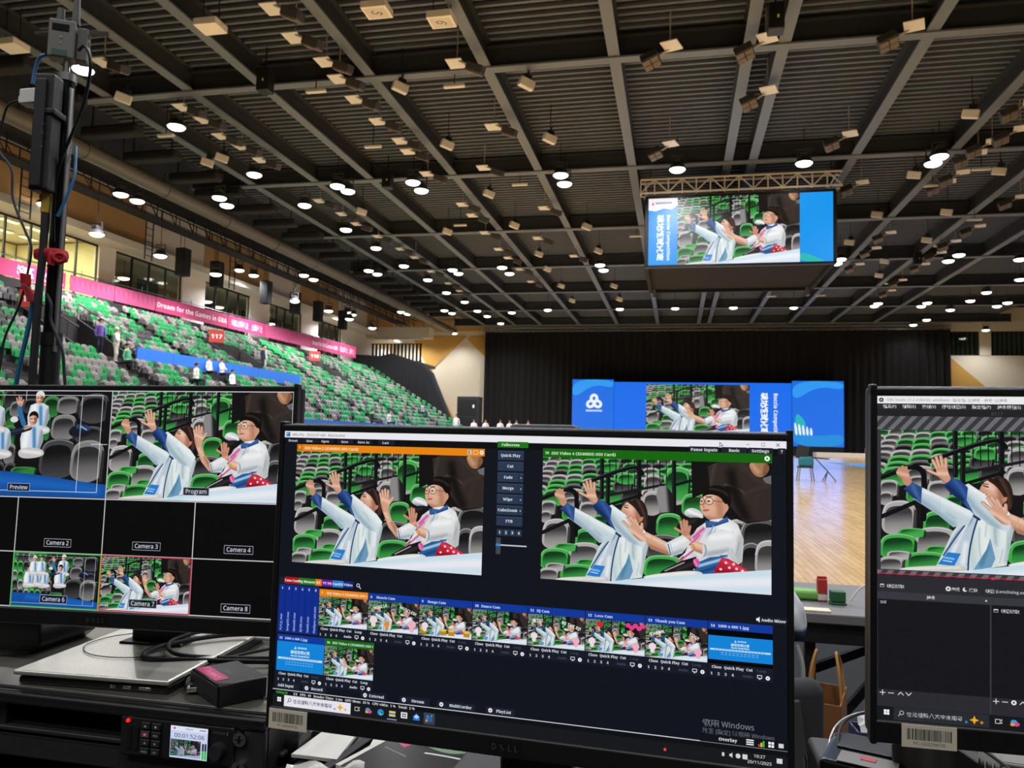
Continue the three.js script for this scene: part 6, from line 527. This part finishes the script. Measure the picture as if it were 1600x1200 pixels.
{ const t = thing('wireless_transmitter', 'grey wireless video transmitter with stub aerials on top of the pole', 'transmitter', [-1.421, 2.208, -1.5]); t.rotation.y = 0.5; part(t, 'casing', rb(0.056, 0.092, 0.038, -0.006, 0, 0, 0.004), std(0x6f6d64, 0.5)); part(t, 'display', rb(0.036, 0.017, 0.002, -0.008, 0.026, 0.0195, 0.001, 1), M.blackGloss); part(t, 'button', [rb(0.006, 0.005, 0.002, -0.006, 0.002, 0.0195, 0.001, 1), rb(0.004, 0.004, 0.002, -0.006, -0.012, 0.0195, 0.001, 1)], M.off); part(t, 'vent_label', rb(0.032, 0.015, 0.0015, -0.008, -0.035, 0.0195, 0.0005, 1), std(0x35564a, 0.6), 'green label'); part(t, 'side_panel', rb(0.022, 0.08, 0.034, 0.036, -0.004, -0.006, 0.003), std(0x56544e, 0.5)); const pt = []; for (let i = 0; i < 3; i++) pt.push(rb(0.0015, 0.008, 0.012, 0.0475, 0.022 - i * 0.018, -0.004, 0.0005, 1)); part(t, 'port', pt, M.black); part(t, 'aerial', [cy(0.008, 0.009, 0.03, -0.014, 0.064, 0, 14), cy(0.01, 0.01, 0.012, -0.014, 0.05, 0, 14)], std(0x55544f, 0.5)); part(t, 'aerial', [cy(0.007, 0.009, 0.06, 0.018, 0.08, 0, 14), cy(0.01, 0.01, 0.012, 0.018, 0.05, 0, 14), cy(0.004, 0.004, 0.01, 0.018, 0.115, 0, 10)], std(0x55544f, 0.5)); part(t, 'flat_aerial', [bar([0.03, 0.035, -0.01], [0.085, 0.045, -0.02], 0.014, 0.006), bar([-0.03, 0.025, -0.01], [-0.07, 0.018, -0.02], 0.012, 0.006)], M.black); }
{ const t = thing('battery_module', 'long black battery module strapped to the pole', 'battery module', [-1.411, 1.965, -1.45]); t.rotation.y = 0.2; t.scale.set(0.62, 1, 0.8); part(t, 'casing', [rb(0.07, 0.27, 0.05, 0, 0, 0, 0.006), rb(0.04, 0.25, 0.012, -0.005, -0.005, 0.028, 0.004)], std(0x1b1b1c, 0.5)); part(t, 'clamp', rb(0.085, 0.014, 0.06, 0.006, 0.045, 0, 0.004), M.black); part(t, 'fastener', [0.012, -0.008, -0.04].map((y) => cyz(0.0025, 0.003, 0.016, y, 0.0345, 10)), M.chrome); }
{ const t = thing('white_adapter', 'small white adapter plugged into the side of the battery module', 'adapter', [-1.458, 2.055, -1.455]); part(t, 'casing', rb(0.05, 0.036, 0.03, 0, 0, 0, 0.004), M.white); part(t, 'tail', rb(0.012, 0.016, 0.012, -0.03, -0.002, 0, 0.003), M.white); }
single('adapter_cable', 'thin dark cord hanging in a curve left of the pole', 'cord', tube([[-1.494, 2.053, -1.456], [-1.53, 2.045, -1.46], [-1.555, 2.0, -1.47], [-1.57, 1.95, -1.48], [-1.53, 1.9, -1.48], [-1.52, 1.83, -1.48], [-1.475, 1.75, -1.475], [-1.452, 1.71, -1.472], [-1.455, 1.65, -1.47], [-1.47, 1.58, -1.47], [-1.505, 1.5, -1.47], [-1.515, 1.42, -1.47], [-1.54, 1.36, -1.47], [-1.56, 1.25, -1.48]], 0.0028, 120, 8), M.rubber);
single('transmitter_cable', 'glossy dark cord falling from the transmitter right of the pole', 'cord', tube([[-1.375, 2.18, -1.49], [-1.35, 2.182, -1.48], [-1.333, 2.15, -1.48], [-1.34, 2.06, -1.48], [-1.362, 1.98, -1.475], [-1.388, 1.9, -1.47], [-1.395, 1.82, -1.468], [-1.39, 1.72, -1.468]], 0.0038, 80, 8), M.blackGloss);
single('bowed_cable', 'light blue cord bowing out right of the pole', 'cord', tube([[-1.39, 1.96, -1.515], [-1.374, 1.92, -1.5], [-1.366, 1.875, -1.49], [-1.376, 1.82, -1.48], [-1.39, 1.78, -1.475]], 0.0035, 50, 8), std(0x2b6c98, 0.45)); single('blue_cable', 'blue cable running into the top of the battery module', 'cable', tube([[-1.455, 2.17, -1.48], [-1.472, 2.165, -1.48], [-1.482, 2.14, -1.48], [-1.485, 2.1, -1.478]], 0.0042, 30, 8), std(0x265f88, 0.45)); single('teal_cable', 'teal cable leaving the foot of the pole bundle', 'cable', tube([[-1.435, 1.6, -1.47], [-1.44, 1.53, -1.468], [-1.455, 1.44, -1.466], [-1.466, 1.36, -1.468], [-1.47, 1.2, -1.48]], 0.005, 40, 8), std(0x1f5f7c, 0.5));
{ const t = thing('video_cable', 'black cable with yellow wrapped end tied along the pole', 'cable', [0, 0, 0]); part(t, 'cable_body', tube([[-1.41, 1.84, -1.46], [-1.408, 1.7, -1.46], [-1.41, 1.6, -1.458], [-1.411, 1.5, -1.458], [-1.413, 1.4, -1.46], [-1.413, 1.2, -1.466]], 0.0085, 60, 12), M.rubber); part(t, 'yellow_tape', cy(0.0095, 0.0095, 0.06, -1.41, 1.815, -1.46, 18), std(0xb9962a, 0.6)); part(t, 'metal_end', cy(0.008, 0.008, 0.03, -1.41, 1.858, -1.46, 18), M.chrome); }
single('side_cable', 'black cord curling out of the red strap on the right', 'cord', tube([[-1.4, 1.6, -1.47], [-1.385, 1.575, -1.468], [-1.383, 1.54, -1.468], [-1.362, 1.5, -1.468], [-1.347, 1.47, -1.468], [-1.34, 1.42, -1.47], [-1.33, 1.35, -1.47], [-1.33, 1.2, -1.48]], 0.0034, 60, 8), M.rubber);
{ const t = thing('red_strap', 'red hook strap tied round the pole', 'strap', [-1.412, 1.692, -1.488]); t.scale.set(0.85, 0.8, 0.95); const ring = new THREE.LatheGeometry([[0.036, -0.012], [0.0385, -0.011], [0.0395, 0], [0.0385, 0.011], [0.036, 0.012]].map((p) => new THREE.Vector2(...p)), 36).scale(1.05, 1, 0.9); part(t, 'band', [ring, ring.clone().rotateZ(0.12).scale(1.03, 0.8, 1.03).translate(0, 0.004, 0)], std(0xb01522, 0.75, 0, { side: THREE.DoubleSide })); part(t, 'knot', [new THREE.TorusGeometry(0.012, 0.006, 8, 20).rotateY(0.6).translate(0.048, -0.012, 0.02), bar([0.03, 0.004, 0.03], [0.034, -0.035, 0.03], 0.014, 0.006)], M.red); part(t, 'tail', [bar([-0.038, -0.06, 0.036], [-0.033, -0.09, 0.038], 0.024, 0.004), bar([-0.033, -0.09, 0.038], [-0.014, -0.14, 0.036], 0.024, 0.004)], M.red, 'loose hanging end'); }
// ---------- second table in the gap ----------
{ const t = thing('folding_table', 'grey folding table with black legs behind the desks', 'table', [0.95, 0, -3.08]); part(t, 'tabletop', rb(1.5, 0.035, 0.6, 0, 0.722, 0, 0.006), std(0x6f6c6c, 0.5)); part(t, 'apron', rb(1.4, 0.07, 0.03, 0, 0.67, 0.26, 0.004), M.black); for (const [x, z] of [[-0.5, 0.22], [-0.43, -0.22], [0.6, 0.22], [0.6, -0.22]]) part(t, 'leg', rb(0.035, 0.69, 0.035, x, 0.357, z, 0.004), M.black); part(t, 'brace', [bar([-0.45, 0.48, 0], [-0.1, 0.64, 0], 0.03), bar([-0.4, 0.32, 0.1], [-0.16, 0.62, 0.1], 0.028)], M.black); }
{ const t = thing('juice_carton', 'red and white drink carton standing on the folding table', 'carton', [0.515, 0.74, -3.0]); t.scale.setScalar(0.78); part(t, 'carton_body', rb(0.042, 0.1, 0.04, 0, 0.05, 0, 0.003), std(0xb8322e, 0.5)); part(t, 'white_band', rb(0.0425, 0.03, 0.0405, 0, 0.02, 0, 0.003), M.white); part(t, 'top_fold', bx(0.042, 0.012, 0.008, 0, 0.106, 0), std(0xb8322e, 0.5)); }
single('green_box', 'small green box on the folding table beside the red carton', 'box', [rb(0.05, 0.036, 0.04, 0.56, 0.768, -2.96, 0.004), rb(0.055, 0.008, 0.045, 0.56, 0.744, -2.96, 0.003)], std(0x1f5c34, 0.6)); single('snack_packet', 'green and white snack packet on the folding table', 'packet', [rb(0.11, 0.035, 0.07, 0.47, 0.758, -3.02, 0.014)], std(0x6fae4a, 0.5)); single('note_pad', 'cream paper slip on the folding table', 'paper', rb(0.12, 0.005, 0.05, 0.45, 0.743, -2.82, 0.001, 1), std(0xe0d3b4, 0.7));
single('white_cable', 'white coiled cord on the folding table', 'cord', (() => { const p = []; for (let i = 0; i < 60; i++) { const a = i * 0.42, r = 0.1 - i * 0.0007; p.push([0.78 + Math.cos(a) * r, 0.744 + i * 0.0006, -2.95 + Math.sin(a) * r * 0.9]); } return [tube([[0.6, 0.75, -2.96], [0.64, 0.8, -2.97], [0.67, 0.81, -2.97], [0.68, 0.76, -2.97], ...p], 0.0035, 260, 6)]; })(), M.white);
{ const g = nets((x, y, z) => { let d = capsule([0.312, 0.87, -2.5], [0.326, 0.79, -2.48], 0.04, 0.046)(x, y, z); d = smin(d, capsule([0.326, 0.79, -2.48], [0.346, 0.745, -2.48], 0.045, 0.032)(x, y, z), 0.04); return d + 0.006 * Math.sin(x * 90 + y * 60) * Math.sin(z * 70); }, [0.2, 0.6, -2.6], [0.5, 0.98, -2.36], 0.012, (x, y) => (y < 0.755 ? lin(0x22405e) : lin(0xd9dde0))); single('hung_jacket', 'white jacket sleeve with navy cuff hung at the table edge', 'jacket', g, skinMat); single('hanging_cable', 'grey cord hanging below the white jacket sleeve', 'cord', tube([[0.352, 0.71, -2.46], [0.368, 0.64, -2.45], [0.36, 0.56, -2.44], [0.345, 0.49, -2.43], [0.345, 0.4, -2.43]], 0.006, 30, 8), std(0x9a9a98, 0.5)); }
{ const t = thing('mesh_chair', 'dark grey padded chair behind the gap between the monitors', 'chair', [0.1, -0.045, -1.66]); t.rotation.y = 0.45; part(t, 'backrest', rb(0.44, 0.46, 0.06, 0, 0.63, 0, 0.05, 4), std(0x2b2b2d, 0.9)); part(t, 'strap', rb(0.045, 0.42, 0.012, 0, 0, 0, 0.004).rotateZ(0.14).translate(0.15, 0.62, 0.038), std(0x3a3936, 0.9)); part(t, 'seat', rb(0.46, 0.07, 0.44, 0, 0.42, -0.24, 0.03), std(0x2b2b2d, 0.9)); for (const [x, z] of [[-1, 0], [1, 0], [-1, -0.44], [1, -0.44]]) part(t, 'leg', bar([x * 0.2, 0.4, z - 0.03], [x * 0.23, 0.066, z - 0.03], 0.022), M.rail); }
const bagPrint = (() => { const [c, g] = canvas(128, 128); rect(g, 0, 0, 128, 128, '#1f2f55'); for (const [x, y] of [[30, 40], [80, 86], [110, 26], [20, 104]]) disc(g, x, y, 15, 15, '#a9803c'); const t = texOf(c); return new THREE.MeshStandardMaterial({ map: t, roughness: 0.7 }); })();
function giftBag(name, label, pos, turn, m, w, h, d, rope) { const t = thing(name, label, 'paper bag', pos); t.rotation.y = turn; part(t, 'bag_body', [bx(w, h, 0.004, 0, h / 2, d / 2), bx(w, h, 0.004, 0, h / 2, -d / 2), bx(0.004, h, d, -w / 2, h / 2, 0), bx(0.004, h, d, w / 2, h / 2, 0), bx(w, 0.004, d, 0, 0.002, 0)], m); for (const z of [-d / 2, d / 2]) part(t, 'rope_handle', tube([[-w * 0.25, h - 0.01, z], [-w * 0.2, h + 0.08, z * 0.8], [0, h + 0.12, z * 0.6], [w * 0.2, h + 0.08, z * 0.8], [w * 0.25, h - 0.01, z]], 0.004, 24, 8), rope); return t; }
single('low_shelf', 'dark low shelf carrying the paper bags under the folding table', 'shelf', rb(0.76, 0.288, 0.44, 0.72, 0.156, -2.4, 0.01), M.blackMatte);
giftBag('paper_bag', 'brown paper bag with rope handles under the folding table', [0.43, 0.301, -2.44], 1.3, std(0x74491f, 0.8), 0.2, 0.28, 0.09, std(0xa8783a, 0.8)); { const t = giftBag('paper_bag', 'navy gift bag with gold dots and white tissue paper', [0.545, 0.301, -2.26], 0.1, bagPrint, 0.16, 0.255, 0.08, std(0xa8783a, 0.8)); const p = new THREE.IcosahedronGeometry(0.05, 2), a = p.attributes.position; for (let i = 0; i < a.count; i++) { const s = 1 + 0.25 * Math.sin(a.getX(i) * 120) * Math.cos(a.getY(i) * 140 + a.getZ(i) * 90); a.setXYZ(i, a.getX(i) * s * 1.3, a.getY(i) * s + 0.26, a.getZ(i) * s * 0.7); } p.computeVertexNormals(); part(t, 'tissue_paper', p, std(0xdad8d6, 0.8)); }
single('steel_rod', 'thin bright rod leaning in the gap beside the centre monitor', 'rod', tube([[0.152, 0.93, -1.0], [0.16, 0.8, -1.0], [0.163, 0.6, -0.995]], 0.002, 8, 8), M.chrome);

renderer.render(scene, camera);
